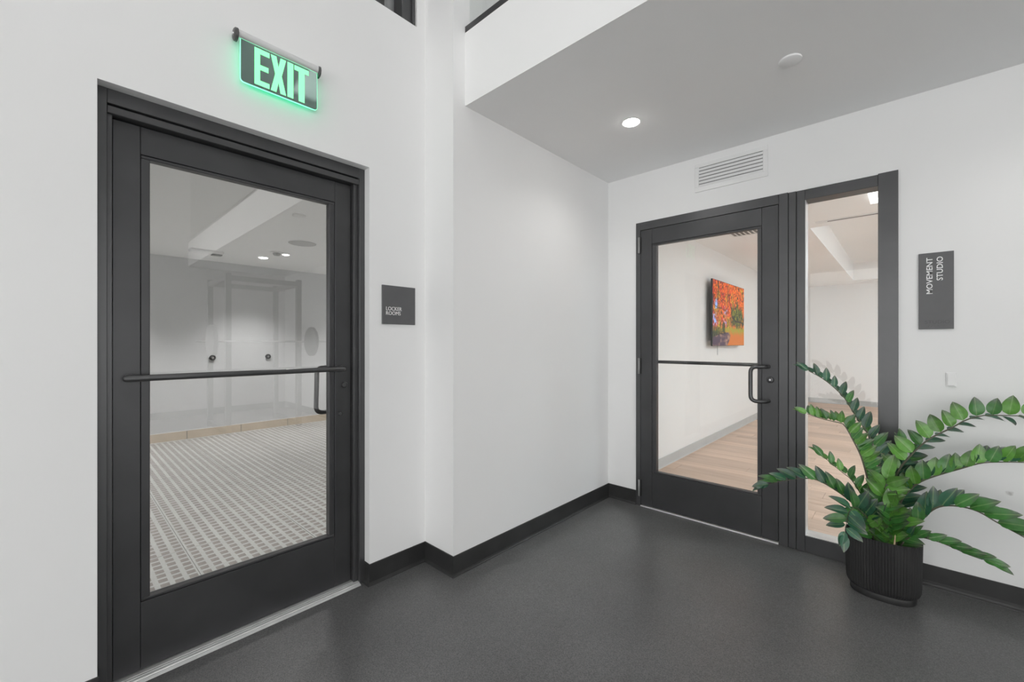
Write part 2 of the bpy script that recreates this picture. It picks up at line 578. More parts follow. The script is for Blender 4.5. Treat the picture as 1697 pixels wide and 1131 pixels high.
for n_, lo_, hi_, par in ((4, QX0, QX1, w4), (3, RY0, RY1, w5)):
    for k in range(n_ + 1):
        a = lo_ + k * (hi_ - lo_ - .06) / n_
        b = lo_ + (k + 1) * (hi_ - lo_ - .06) / n_
        if par is w4:
            box('mullion', a, a + .06, YF - .12, YF - .04, QZ0, QZ1, 'frame', par)
            if k < n_: box('glass_pane', a + .06, b, YF - .085, YF - .077, QZ0, QZ1, 'clear', par)
        else:
            box('mullion', XR + .04, XR + .12, a, a + .06, QZ0, QZ1, 'frame', par)
            if k < n_: box('glass_pane', XR + .077, XR + .085, a + .06, b, QZ0, QZ1, 'clear', par)
struct(box('ceiling', XL - T, XR + .15, YF - .15, YB + .15, ZT, ZT + .12, 'ceil'))
struct(box('ceiling_soffit', XC, XR, YSOF, YB, ZC, 3.02, 'ceil'))

# rubber cove base: thin skin with a flared toe
cove = [(0, 0.0), (0.014, 0.0), (0.0135, 0.003), (0.009, 0.008), (0.0055, 0.016), (0.0045, 0.03), (0.0045, 0.109), (0.003, 0.1115), (0, 0.112)]
struct(sweep('baseboard_left', [(XL - .05, DY1), (XL, DY1), (XL, YSTEP), (XC, YSTEP), (XC, YB), (OX0, YB)], cove, 'base', -1))
struct(sweep('baseboard_right', [(OX1, YB), (XR, YB), (XR, YF)], cove, 'base', -1))
struct(sweep('baseboard_near', [(XL, YF), (XL, DY0), (XL - .05, DY0)], cove, 'base', -1))

# ---------------------------------------------------------------- door 1: corridor door in the left wall
d1 = struct(empty('door_1', (XL - .1, (DY0 + DY1) / 2, 0)))
d1['label'] = 'dark metal glazed door with push bar under the green exit sign'
FX = XL - .05                   # frame face
LX = -2.165                     # leaf face
box('frame_jamb', -2.25, FX, DY0, DY0 + .028, 0, DZ, 'frame', d1, .0015)
box('frame_jamb', -2.25, FX, DY1 - .030, DY1, 0, DZ, 'frame', d1, .0015)
box('door_stop', -2.25, FX - .020, DY0 + .028, DY0 + .0425, 0, 2.149, 'frame', d1, .001)
box('door_stop', -2.25, FX - .020, DY1 - .053, DY1 - .030, 0, 2.149, 'frame', d1, .001)
box('frame_head', -2.25, FX, DY0 + .028, DY1 - .030, 2.153, DZ, 'frame', d1, .0015)
box('head_reveal', -2.25, FX - .020, DY0 + .028, DY1 - .03, 2.146, 2.153, 'seal', d1)
box('head_stop', -2.25, FX - .006, DY0 + .028, DY1 - .030, 2.120, 2.147, 'frame', d1, .0015)
# aluminium threshold with raised ribs
bm = bmesh.new()
pr = [(-2.102, 0), (-2.114, .006), (-2.119, .006), (-2.120, .0085), (-2.126, .0105), (-2.130, .0105), (-2.1305, .009), (-2.134, .009), (-2.1345, .0115),
      (-2.142, .0115), (-2.1425, .010), (-2.146, .010), (-2.1465, .012), (-2.158, .012), (-2.24, .012), (-2.25, 0)]
for yy in (DY0 + .028, DY1 - .030):
    pass
r0 = [bm.verts.new((x, DY0 + .028, z)) for x, z in pr]
r1 = [bm.verts.new((x, DY1 - .030, z)) for x, z in pr]
for k in range(len(pr)):
    k2 = (k + 1) % len(pr)
    bm.faces.new((r0[k], r0[k2], r1[k2], r1[k]))
bm.faces.new(r0); bm.faces.new(r1[::-1])
from_bm('threshold', bm, 'alu', d1)
# leaf
LB = LX - .045
LY0, LY1 = .1435, 1.068
box('stile', LB, LX, LY0, .2215, .016, 2.116, 'leafmetal', d1, .001)
box('stile', LB, LX, .9835, LY1, .016, 2.116, 'leafmetal', d1, .001)
box('top_rail', LB, LX, .2225, .9825, 2.0095, 2.116, 'leafmetal', d1, .001)
box('bottom_rail', LB, LX, .2225, .9825, .016, .2755, 'leafmetal', d1, .001)
GY0, GY1, GZ0, GZ1 = .2505, .955, .287, 1.996
box('glazing_bead', LB + .004, LX - .003, .2225, GY0, GZ0, GZ1, 'leafmetal', d1, .002)
box('glazing_bead', LB + .004, LX - .003, GY1, .9825, GZ0, GZ1, 'leafmetal', d1, .002)
box('glazing_bead', LB + .004, LX - .003, .2225, .9825, GZ1, 2.0085, 'leafmetal', d1, .002)
box('glazing_bead', LB + .004, LX - .003, .2225, .9825, .2765, GZ0, 'leafmetal', d1, .002)
box('glass_pane', LX - .025, LX - .019, GY0 - .004, GY1 + .004, GZ0 - .004, GZ1 + .004, 'pane', d1)
# push bar with turned ends on short posts
bx = LX + .055
pb = tube('push_bar', [(bx, .1665, 1.1465), (bx, .168, 1.1465), (bx, .172, 1.1465), (bx, .18, 1.1465), (bx, 1.000, 1.1465), (bx, 1.008, 1.1465), (bx, 1.012, 1.1465), (bx, 1.0135, 1.1465)],
          [.003, .007, .0105, .0125, .0125, .0105, .007, .003], 'bar', d1, 16)
for yy in (.190, .990):
    tube('bar_post', [(LX - .001, yy, 1.1465), (LX + .006, yy, 1.1465), (LX + .0061, yy, 1.1465), (bx, yy, 1.1465)], [.016, .016, .008, .008], 'bar', pb, 14)
lathe('lock_cylinder', [(.0, .014), (.008, .014), (.0085, .016), (.014, .015), (.016, .011), (.0165, 0)], (LX, 1.030, 1.060), (1, 0, 0), 'bar', d1)
lathe('through_bolt', [(.0, .010), (.009, .0095), (.0115, .006), (.012, 0)], (LX, 1.010, .911), (1, 0, 0), 'bar', d1)
lathe('through_bolt', [(.0, .010), (.009, .0095), (.0115, .006), (.012, 0)], (LX, 1.010, 1.152), (1, 0, 0), 'bar', d1)
hx = LB
tube('pull_handle', round_path([(hx, 1.008, 1.150), (hx - .055, 1.008, 1.150), (hx - .060, .935, 1.150), (hx - .060, .930, .911), (hx - .055, 1.008, .911), (hx, 1.008, .911)], .035), .0115, 'bar', d1, 12)

# ---------------------------------------------------------------- door 2 and sidelight in the back wall
FY = YB - .014
FB = YB + .10
d2 = struct(empty('door_2', (-1.05, YB, 0)))
d2['label'] = 'dark metal glazed door with pull handle in the back wall'
box('frame_jamb', OX0, -1.5205, FY, FB, 0, OZ, 'frame', d2, .0015)
box('frame_jamb', -.587, -.5365, FY, FB, 0, OZ, 'frame', d2, .0015)
box('jamb_cover', -.5355, -.4935, FY + .001, FB, 0, OZ - .002, 'frame', d2, .003)
box('frame_head', -1.5205, -.587, FY, FB, 2.1605, OZ, 'frame', d2, .0015)
box('door_stop', -1.5205, -.587, FY + .05, FB, 2.14, 2.1605, 'seal', d2)
box('threshold', -1.5205, -.587, FY - .006, FB, 0, .010, 'alu', d2, .003)
LF = FY + .002
LBk = LF + .045
box('stile', -1.518, -1.4275, LF, LBk, .017, 2.158, 'leafmetal', d2, .001)
box('stile', -.6815, -.5895, LF, LBk, .017, 2.158, 'leafmetal', d2, .001)
box('top_rail', -1.4265, -.6825, LF, LBk, 2.042, 2.158, 'leafmetal', d2, .001)
box('bottom_rail', -1.4265, -.6825, LF, LBk, .017, .281, 'leafmetal', d2, .001)
box('glazing_bead', -1.4265, -1.393, LF + .003, LBk - .004, .293, 2.029, 'leafmetal', d2, .002)
box('glazing_bead', -.708, -.6825, LF + .003, LBk - .004, .293, 2.029, 'leafmetal', d2, .002)
box('glazing_bead', -1.4265, -.6825, LF + .003, LBk - .004, 2.029, 2.041, 'leafmetal', d2, .002)
box('glazing_bead', -1.4265, -.6825, LF + .003, LBk - .004, .282, .293, 'leafmetal', d2, .002)
box('glass_pane', -1.397, -.704, LF + .018, LF + .024, .289, 2.033, 'clear', d2)
for z0, z1 in ((1.98, 2.107), (1.037, 1.160), (.081, .208)):
    h = tube('hinge', [(-1.5275, FY - .009, z0), (-1.5275, FY - .009, z0 + .003), (-1.5275, FY - .009, z1 - .003), (-1.5275, FY - .009, z1)], [.0075, .009, .009, .0075], 'hinge', d2, 12)
    box('hinge_leaf', -1.536, -1.512, FY - .003, FY + .006, z0, z1, 'seal', h)
tube('pull_handle', round_path([(-.643, LF, 1.127), (-.650, LF - .062, 1.127), (-.731, LF - .070, 1.127), (-.731, LF - .070, .905), (-.650, LF - .062, .905), (-.643, LF, .905)], .040), .0125, 'bar', d2, 14)
lk = lathe('lock_cylinder', [(.0, .012), (.009, .0125), (.0095, .016), (.017, .014), (.0205, .008), (.021, 0)], (-.633, LF, 1.043), (0, -1, 0), 'bar', d2)
lathe('key_plug', [(0, .0145), (.006, .0145), (.0075, .013), (.0078, .010)], (-.633, LF, 1.043), (0, -1, 0), 'chrome', lk, 16)
pb2 = tube('push_bar', [(-1.445, LBk + .055, 1.131), (-1.440, LBk + .055, 1.131), (-.665, LBk + .055, 1.131), (-.660, LBk + .055, 1.131)], [.006, .0125, .0125, .006], 'bar', d2, 14)
for xx in (-1.425, -.680):
    tube('bar_post', [(xx, LBk - .001, 1.131), (xx, LBk + .055, 1.131)], .008, 'bar', pb2, 10)

w1 = struct(empty('window_1', (-.26, YB, 0)))
w1['label'] = 'tall narrow sidelight pane in dark metal frame beside the studio door'
box('frame_post', -.4915, -.449, FY, FB, 0, 2.218, 'frame', w1, .0015)
box('frame_post', -.1105, OX1, FY, FB, 0, 2.223, 'frame', w1, .0015)
box('frame_head', -.449, -.1105, FY + .003, FB, 2.1555, 2.217, 'frame', w1, .0015)
box('frame_sill', -.449, -.1105, FY + .003, FB, 0, .0975, 'frame', w1, .0015)
box('sill_trim', -.449, -.1105, FY + .010, FB, .0975, .101, 'alu', w1, .001)  # pale strip: wall reflection on the dark sill put into its colour
box('glass_pane', -.447, -.1125, YB + .074, YB + .082, .101, 2.154, 'clear', w1)
box('side_trim', -.449, -.4455, FY + .008, YB + .074, .101, 2.1555, 'alu', w1, .0005)  # pale strip painting the wall's reflection on the dark side reveal

# ---------------------------------------------------------------- high windows
w2 = struct(empty('window_2', (XL, .2, WZ0)))
w2['label'] = 'high window with dark frame at the top of the left wall'
box('frame_post', XL - .11, XL - .02, 1.336, WY1, WZ0, WZ1, 'frame', w2, .002)
box('frame_post_edge', XL - .02, XL - .008, 1.397, 1.409, WZ0, WZ1, 'frame', w2, .001)
for yy in (1.165, .1, -1.0):
    box('mullion', XL - .11, XL - .03, yy, yy + .066, WZ0, WZ1, 'frame', w2, .002)
box('frame_post', XL - .11, XL - .02, WY0, WY0 + .06, WZ0, WZ1, 'frame', w2, .002)
box('frame_head', XL - .11, XL - .02, WY0 + .06, 1.336, WZ1 - .06, WZ1, 'frame', w2, .002)
for a, b in ((1.231, 1.336), (.166, 1.165), (-.934, .1), (WY0 + .06, -1.0)):
    box('glass_pane', XL - .085, XL - .077, a, b, WZ0, WZ1 - .06, 'pane', w2)

w3 = struct(empty('window_3', (1.4, YSOF, 3.02)))
w3['label'] = 'long mezzanine glazing in a dark channel above the soffit'
box('sill_channel', XC, XR, YSOF - .001, YSOF + .06, 3.02, 3.056, 'frame', w3, .002)
for k in range(5):
    a = XC + .012 + k * 1.306
    box('glass_pane', a, a + 1.296, YSOF + .024, YSOF + .034, 3.05, 5.3, 'clear', w3)
box('head_channel', XC, XR, YSOF - .001, YSOF + .06, 5.3, ZT, 'frame', w3, .002)

area_lamp(w4, ((QX0 + QX1) / 2, YF - .02, (QZ0 + QZ1) / 2), QX1 - QX0, QZ1 - QZ0, 1, (1, 1, 1), True, (PI / 2, 0, PI))
area_lamp(w5, (XR + .02, (RY0 + RY1) / 2, (QZ0 + QZ1) / 2), RY1 - RY0, QZ1 - QZ0, 1, (1, 1, 1), True, (PI / 2, 0, -PI / 2))

# dim plant space behind the high window
struct(boxes('wall_upper_void', [(-4.6, -4.5, WY0 - .5, YSTEP, 2.6, ZT), (-4.6, XL - T, WY0 - .6, WY0 - .5, 2.6, ZT), (-4.6, XL - T, YSTEP, YSTEP + .1, 2.6, ZT), (-4.6, XL - T, WY0 - .6, YSTEP + .1, ZT, ZT + .1), (-4.6, XL - T, WY0 - .6, YSTEP + .1, 2.57, 2.6)], 'corrwall'))

# ---------------------------------------------------------------- corridor behind door 1
CX0, CX1, CY0, CY1, CZ = -7.02, XL - T, -1.6, 5.2, 2.41
struct(box('wall_corridor_far', CX0 - .12, CX0, CY0, CY1, 0, CZ + .2, 'corrwall'))
struct(box('wall_corridor_near_end', CX0, CX1, CY0 - .12, CY0, 0, CZ + .2, 'corrwall'))
struct(box('wall_corridor_far_end', CX0, CX1, CY1, CY1 + .12, 0, CZ + .2, 'corrwall'))
struct(box('ceiling_corridor', CX0 - .12, CX1, CY0 - .12, CY1 + .12, CZ, CZ + .15, 'ceil'))
cf = struct(box('floor_corridor', CX0 - .12, CX1, CY0 - .12, CY1 + .12, -.12, -.010, 'joint'))
# big square tiles, and the small taupe squares set into them
TS = .616
X0t, Y0t = -3.266, .546
tm = None
tiles = []
for i in range(-7, 3):
    for j in range(-4, 8):
        xa, ya = X0t + i * TS, Y0t + j * TS
        xb, yb = min(xa + TS - .003, CX1), min(ya + TS - .003, CY1)
        xa2, ya2 = max(xa, CX0), max(ya, CY0)
        if xb - xa2 < .03 or yb - ya2 < .03: continue
        tiles.append((xa2, xb, ya2, yb))
cache = {}
def piece(name, dims, m, parent, loc, bev=0.0):
    key = (name, m, tuple(round(d, 4) for d in dims))
    if key not in cache:
        bm = bmesh.new()
        bbox(bm, -dims[0] / 2, dims[0] / 2, -dims[1] / 2, dims[1] / 2, -dims[2] / 2, dims[2] / 2)
        me = bpy.data.meshes.new(name)
        bmesh.ops.recalc_face_normals(bm, faces=bm.faces)
        bm.to_mesh(me); bm.free()
        cache[key] = me
    return link(name, cache[key], m, parent, Matrix.Translation(loc))
for xa, xb, ya, yb in tiles:
    piece('floor_tile', (xb - xa, yb - ya, .009), 'tile', cf, ((xa + xb) / 2, (ya + yb) / 2, -.0052))
SQ, NP = .038, 10
PT = TS / NP
spots = []
for i in range(-7 * NP, 3 * NP):
    for j in range(-4 * NP, 8 * NP):
        x, y = X0t + (i + .5) * PT, Y0t + (j + .5) * PT
        if CX0 + .03 < x < CX1 - .03 and CY0 + .03 < y < CY1 - .03:
            spots.append((x, y))
def in_view(p):                                   # shows through the door's pane
    t = -2.165 / p[0]
    return .22 < p[1] * t < 1.0 and 1.28 * (1 - t) > .25
spots.sort(key=lambda p: (not in_view(p), -p[0]))
near, rest = spots[:300], spots[300:]
for x, y in near:
    piece('floor_inset', (SQ, SQ, .006), 'inset', cf, (x + random.uniform(-.001, .001), y + random.uniform(-.001, .001), -.0029))
bm = bmesh.new()
for x, y in rest:
    bbox(bm, x - SQ / 2, x + SQ / 2, y - SQ / 2, y + SQ / 2, -.006, .0001)
o = from_bm('floor_insets', bm, 'inset', cf)
o['kind'] = 'stuff'
o['label'] = 'small taupe squares set in rows into the pale corridor floor'
# tan tile skirting
sk = struct(empty('baseboard_corridor', (CX0, 1.8, 0)))
yj = [1.187 - 3 * .627, 1.187 - 2 * .627, 1.187 - .627, 1.187, 1.814, 2.441, 3.068, 3.695, 4.322]
for a, b in zip(yj, yj[1:]):
    piece('skirting_tile', (.010, .619, .108), 'tanbase', sk, (CX0 + .005, (a + b) / 2, .054))
box('skirting_backing', CX0, CX0 + .003, yj[0], yj[-1], 0, .108, 'joint', sk)
box('skirting_cap', CX0, CX0 + .007, yj[0], yj[-1], .1085, .113, 'white', sk)
# wall stops
for k, yy in enumerate((1.472, 2.168)):
    b_ = empty('wall_bumper', (CX0, yy, 1.074), ['round black wall bumper with silver centre, left of the two seen through the door', 'round black wall bumper with silver centre, right of the two seen through the door'][k], 'bumper', 'round bumpers on the corridor wall')
    lathe('rubber_ring', [(.016, .022), (.024, .030), (.034, .026), (.038, .014), (.038, 0)], (CX0, yy, 1.074), (1, 0, 0), 'blackplastic', b_)
    lathe('centre_disc', [(0, .020), (.016, .020), (.017, .010)], (CX0, yy, 1.074), (1, 0, 0), 'chrome', b_)
# ceiling fittings of the corridor
def downlight(x, y, z, r, m, label, group, watts=0.0, cone=104):
    e = empty('downlight', (x, y, z), label, 'downlight', group)
    lathe('trim_ring', [(r + .002, -.001), (r + .010, -.003), (r + .013, -.002), (r + .013, 0)], (x, y, z), (0, 0, 1), 'white', e, 32)
    lathe('lens', [(0, -.013), (r * .5, -.012), (r * .8, -.009), (r, -.005), (r + .003, 0)], (x, y, z), (0, 0, 1), m, e, 32)
    if watts:
        ld = bpy.data.lights.new('downlight_lamp', 'SPOT')
        ld.energy = watts; ld.spot_size = math.radians(cone); ld.spot_blend = .8; ld.shadow_soft_size = r * 1.5
        ld.color = (1.0, .985, .96)
        lo = bpy.data.objects.new('lamp', ld)
        COL.objects.link(lo)
        setparent(lo, e, Matrix.Translation((x, y, z - .020)))
    return e
downlight(-6.24, 1.87, CZ, .05, 'clamp', 'lit round downlight in the locker corridor ceiling', 'corridor downlights', E_CORR)
for (x, y, lb) in ((-4.2, -.3, 'near side short of the door opening'), (-4.2, 3.6, 'near side past the door opening'), (-6.24, .2, 'far side short of the lit one'), (-6.24, 3.54, 'far side past the lit one'), (-3.1, 1.3, 'closest behind the door')):
    downlight(x, y, CZ, .05, 'clamp', 'round corridor downlight, ' + lb, 'corridor downlights', E_CORR)  # unseen lamps added to brighten the corridor
lathe_o = lathe('ceiling_speaker', [(0, -.006), (.120, -.006), (.140, -.005), (.145, 0)], (-5.02, 1.905, CZ), (0, 0, 1), mat('grey_speaker_grille', g(.50), .7, var=.04, vscale=200), None, 40)
props(lathe_o, 'flat round grey speaker grille in the corridor ceiling', 'speaker')
o = lathe('sprinkler_cover', [(0, -.010), (.050, -.009), (.054, -.006), (.055, 0)], (-3.93, 1.465, CZ), (0, 0, 1), 'white', None, 32)
props(o, 'small round white cover plate in the corridor ceiling', 'sprinkler cover')
al = empty('fire_alarm', (-6.26, 1.25, CZ), 'wide flat white alarm unit with two tiny lights on the corridor ceiling', 'alarm')
box('body', -6.33, -6.19, 1.08, 1.42, CZ - .035, CZ, 'white', al, .012)
box('sensor_bar', -6.30, -6.22, 1.30, 1.41, CZ - .050, CZ - .035, 'hinge', al, .006)
for yy in (1.22, 1.26):
    lathe('indicator', [(0, -.041), (.006, -.040), (.008, -.034)], (-6.21, yy, CZ), (0, 0, 1), 'letter', al, 12)
sm = empty('smoke_detector', (-5.75, 1.875, CZ), 'perforated white smoke detector beside the lit corridor downlight', 'smoke detector')
lathe('base', [(0, -.012), (.07, -.012), (.075, -.008), (.075, 0)], (-5.75, 1.875, CZ), (0, 0, 1), 'white', sm, 28)
lathe('chamber', [(0, -.042), (.030, -.040), (.042, -.030), (.045, -.012)], (-5.75, 1.875, CZ), (0, 0, 1), mat('detector_grille', g(.45), .6, var=.5, vscale=90), sm, 28)

# ---------------------------------------------------------------- movement studio behind door 2
SX0, SX1, SY0, SY1, SZ = -1.83, 2.6, YB + .15, 11.1, 2.49
struct(box('wall_studio_left', XL - T, SX0, SY0, SY1 + .15, 0, 3.0, 'wall'))
struct(box('wall_studio_far', SX0, SX1 + .15, SY1, SY1 + .15, 0, 3.0, 'wall'))
struct(box('wall_studio_right', SX1, SX1 + .15, SY0, SY1, 0, 3.0, 'wall'))
TX0, TX1, TY0, TY1, TZ = -.735, 2.0, 5.41, 10.5, 2.82
struct(boxes('ceiling_studio', [
    (SX0, TX0, SY0, SY1, SZ, TZ), (TX1, SX1, SY0, SY1, SZ, TZ),
    (TX0, TX1, SY0, TY0, SZ, TZ), (TX0, TX1, TY1, SY1, SZ, TZ),
    (SX0, SX1, SY0, SY1, TZ, TZ + .1)], 'ceil'))
sf = struct(box('floor_studio', SX0, SX1, YB + .06, SY1, -.12, -.008, 'plankgap'))
PW, PL = .182, 1.22
row = 0
y = YB + .062
while y < SY1 - .01:
    yb = min(y + PW - .0015, SY1)
    x = SX0 - random.uniform(0, PL)
    while x < SX1 - .05:
        xa, xb = max(x, SX0), min(x + PL - .0015, SX1)
        if xb - xa > .04:
            piece('floor_plank', (round(xb - xa, 2) - .0015, yb - y, .008), 'plank', sf, ((xa + xb) / 2, (y + yb) / 2, -.004))
        x += PL
    y += PW
skirt = [(0, 0), (.012, 0), (.008, .006), (.006, .012), (.006, .098), (0, .101)]
struct(sweep('baseboard_studio', [(SX0, SY0), (SX0, SY1), (SX1, SY1)], skirt, 'greybase', -1))
# fill panels added out of view to light the studio
for k, (a, b, c_, d_) in enumerate(((.95, 1.85, 3.95, 4.45), (1.0, 1.9, 6.1, 6.4), (1.0, 1.9, 8.6, 8.9))):
    hz = SZ if k == 0 else TZ
    e = empty('led_panel', ((a + b) / 2, (c_ + d_) / 2, hz), ['LED panel in the low studio ceiling just past the storefront', 'nearer LED panel inside the studio ceiling tray', 'further LED panel inside the studio ceiling tray'][k], 'light', 'LED panels of the studio')
    box('housing', a - .01, b + .01, c_ - .01, d_ + .01, hz - .02, hz, 'white', e)
    box('diffuser', a, b, c_, d_, hz - .024, hz - .0201, 'strip', e)
    area_lamp(e, ((a + b) / 2, (c_ + d_) / 2, hz - .026), b - a, d_ - c_, E_STUDIO, (.80, .93, 1.0))
e = empty('ring_light', (-.03, 4.52, SZ), 'bright square ring light in the studio ceiling behind the sidelight', 'light')
ra, rb, rw = -.215, .155, .042
box('ring_bar', ra, ra + rw, 4.34, 4.71, SZ - .03, SZ, 'ring', e)
box('ring_bar', rb - rw, rb, 4.34, 4.71, SZ - .03, SZ, 'ring', e)
box('ring_bar', ra + rw, rb - rw, 4.34, 4.34 + rw, SZ - .03, SZ, 'ring', e)
box('ring_bar', ra + rw, rb - rw, 4.71 - rw, 4.71, SZ - .03, SZ, 'ring', e)
e = empty('slot_diffuser', (.1, 5.2, SZ), 'long white slot air diffuser with one dark slit near the tray', 'air vent')
box('rim', -.66, .9, 5.165, 5.192, SZ - .006, SZ, 'white', e, .001)
box('rim', -.66, .9, 5.220, 5.255, SZ - .006, SZ, 'white', e, .001)
box('end_cap', -.66, -.565, 5.192, 5.220, SZ - .006, SZ, 'white', e, .001)
box('slit', -.565, .9, 5.192, 5.220, SZ - .005, SZ, 'dark', e)
e = empty('slot_diffuser', (.2, 10.75, SZ), 'thin slot air diffuser beyond the far edge of the tray', 'air vent')
box('rim', -.70, .9, 10.72, 10.745, SZ - .006, SZ, 'white', e, .001)
box('rim', -.70, .9, 10.765, 10.79, SZ - .006, SZ, 'white', e, .001)
box('slit', -.70, .9, 10.745, 10.765, SZ - .002, SZ, 'dark', e)
e = empty('ceiling_grille', (-1.16, 5.15, SZ), 'louvred white air grille in the studio ceiling above the display', 'air vent')
gx0, gx1, gy0, gy1 = -1.44, -.90, 4.98, 5.26
box('rim', gx0, gx1, gy0, gy0 + .025, SZ - .008, SZ, 'white', e, .001)
box('rim', gx0, gx1, gy1 - .025, gy1, SZ - .008, SZ, 'white', e, .001)
box('rim', gx0, gx0 + .025, gy0 + .025, gy1 - .025, SZ - .008, SZ, 'white', e, .001)
box('rim', gx1 - .025, gx1, gy0 + .025, gy1 - .025, SZ - .008, SZ, 'white', e, .001)
box('duct', gx0 + .025, gx1 - .025, gy0 + .025, gy1 - .025, SZ - .001, SZ, 'hinge', e)
for k in range(11):
    x = gx0 + .05 + k * .044
    bm = bmesh.new()
    vs = [bm.verts.new(p) for p in ((x, gy0 + .025, SZ - .002), (x + .022, gy0 + .025, SZ - .010), (x + .024, gy0 + .025, SZ - .008), (x + .002, gy0 + .025, SZ - .0005),
                                    (x, gy1 - .025, SZ - .002), (x + .022, gy1 - .025, SZ - .010), (x + .024, gy1 - .025, SZ - .008), (x + .002, gy1 - .025, SZ - .0005))]
    for f in ((0, 1, 2, 3), (7, 6, 5, 4), (0, 4, 5, 1), (1, 5, 6, 2), (2, 6, 7, 3), (3, 7, 4, 0)):
        bm.faces.new([vs[i] for i in f])
    from_bm('blade', bm, 'white', e)

# wall display showing an autumn lane
tv = empty('wall_display', (SX0, 6.22, 1.25), 'flat wall display showing orange autumn trees along a lane', 'display')
VX, VY0, VY1, VZ0, VZ1 = -1.745, 5.535, 6.915, 1.246, 2.074
box('casing', VX - .022, VX - .0005, VY0 - .006, VY1 + .006, VZ0 - .006, VZ1 + .006, 'blackplastic', tv, .003)
box('wall_bracket', SX0, VX - .022, 6.05, 6.40, 1.5, 1.85, 'blackplastic', tv)

def fbm(x, y, s, o=4, seed=0.0):
    v, a, t = 0.0, 1.0, 0.0
    for k in range(o):
        v += a * mnoise.noise((x * s + seed, y * s + seed * 1.7, seed * .37)); t += a
        a *= .55; s *= 2.1
    return v / t
def mixc(a, b, t):
    t = max(0.0, min(1.0, t))
    return tuple(a[i] * (1 - t) + b[i] * t for i in range(3))
def autumn(u, v):
    n1 = fbm(u * 1.65, v, 14, 4, 3.1); n2 = fbm(u * 1.65, v, 5, 3, 9.7); n3 = fbm(u * 1.65, v, 34, 2, 5.5)
    red, org, yel = (.68, .060, .020), (.90, .24, .020), (.62, .42, .030)
    n4 = fbm(u * 1.65, v, 20, 3, 14.2)
    c = mixc(org, red, .32 + 2.6 * n1 + (.32 - u) * 1.3)
    c = mixc(c, yel, .10 + 2.6 * n2 + (.42 - v) * .9)
    grn = mixc((.03, .09, .008), (.34, .33, .015), .45 + 2.8 * n1)
    dgr = (u - .76) ** 2 / .070 + (v - .47) ** 2 / .045
    c = mixc(c, grn, 1.25 - 1.2 * dgr + 2.6 * n2 + 1.2 * n4)
    c = mixc(c, (.07, .022, .006), max(0, -n4 * 3.6 - .15))
    c = mixc(c, tuple(q * .25 for q in c), max(0, -n3 * 3.0 - .15))
    c = mixc(c, tuple(min(1, q * 1.9 + .03) for q in c), max(0, n3 * 2.6 - .30))
    sky = (.42, .58, .95)
    for (su, sv, rr) in ((.10, .64, .085), (.04, .42, .075), (.38, .54, .05), (.34, .36, .045), (.06, .36, .06)):
        dd = math.hypot((u - su) * 1.2, v - sv)
        c = mixc(c, sky, (rr * .8 - dd) / .05 + 3.4 * n4 + 1.5 * n3)
    def limb(pts, wd):
        best = 9
        for a, b in zip(pts, pts[1:]):
            ax, ay, bx_, by = a[0], a[1], b[0], b[1]
            t = max(0, min(1, ((u - ax) * (bx_ - ax) + (v - ay) * (by - ay)) / ((bx_ - ax) ** 2 + (by - ay) ** 2)))
            best = min(best, math.hypot((u - ax - t * (bx_ - ax)) * 1.65, v - ay - t * (by - ay)))
        return (wd - best) / .008 + .5
    bark = (.045, .022, .020)
    c = mixc(c, bark, limb([(.44, .95), (.47, .78), (.52, .66), (.57, .58), (.58, .47), (.68, .40), (.85, .40), (1.0, .37)], .013))
    c = mixc(c, bark, limb([(.02, .63), (.14, .58), (.26, .585)], .007))
    c = mixc(c, bark, limb([(.12, .84), (.24, .74), (.36, .70)], .006))
    c = mixc(c, bark, limb([(.93, .20), (.94, .34), (1.0, .48)], .022))
    if v < .30:
        t = max(0.0, (.31 - v) / .05)
        gr = mixc((.42, .42, .03), (.68, .26, .02), (.27 - v) / .12 + n1)
        if u < .40: gr = mixc((.10, .14, .02), gr, (u - .1) / .3)
        c = mixc(c, gr, t + n1 * 1.2 if u > .25 else t * .6 + n1)
    if .22 < v < .36 and .28 < u < .34 + n1 * .1:
        c = mixc(c, (.04, .10, .02), .8)
    if v < .21:
        k = (.21 - v) / .21
        lo_, hi_ = .40 - .85 * k ** .8, .52 + .02 * k - .12 * k * k
        if k < .15: hi_ = .48 + .1 * k
        inside = min(u - lo_, hi_ - u)
        road = mixc((.14, .085, .14), (.50, .33, .26), .15 + 2.4 * fbm(u, v * 2, 9, 3, 21.0))
        c = mixc(c, road, inside / .02 + .5)
    if u < .36:
        yl = .205 + .02 * u
        for off in (0, -.032, -.058):
            c = mixc(c, (.06, .03, .02), (.006 - abs(v - yl - off * (1 - u * 1.8))) / .004)
        if abs((u * 14) % 1 - .5) < .10 and yl - .075 * (1 - u * 1.8) < v < yl + .006:
            c = mixc(c, (.06, .03, .02), .9)
    return c
NU, NV = 132, 84
verts, faces, cols = [], [], []
for j in range(NV + 1):
    for i in range(NU + 1):
        u, v = i / NU, j / NV
        verts.append((0, (u - .5) * (VY1 - VY0), (v - .5) * (VZ1 - VZ0)))
        cols.append(tuple(1.35 * q ** 1.42 for q in autumn(u, v)))
for j in range(NV):
    for i in range(NU):
        a = j * (NU + 1) + i
        faces.append((a, a + 1, a + NU + 2, a + NU + 1))
me = bpy.data.meshes.new('screen')
me.from_pydata(verts, [], faces)
ca = me.color_attributes.new('picture', 'FLOAT_COLOR', 'POINT')
for k, c in enumerate(cols):
    ca.data[k].color = (c[0], c[1], c[2], 1)
ms, nt, b = newmat('display_picture')
at = N(nt, 'ShaderNodeVertexColor'); at.layer_name = 'picture'
b.inputs['Base Color'].default_value = c4(g(.01))
b.inputs['Roughness'].default_value = .35
b.inputs['Specular IOR Level'].default_value = .12
nt.links.new(at.outputs['Color'], b.inputs['Emission Color'])
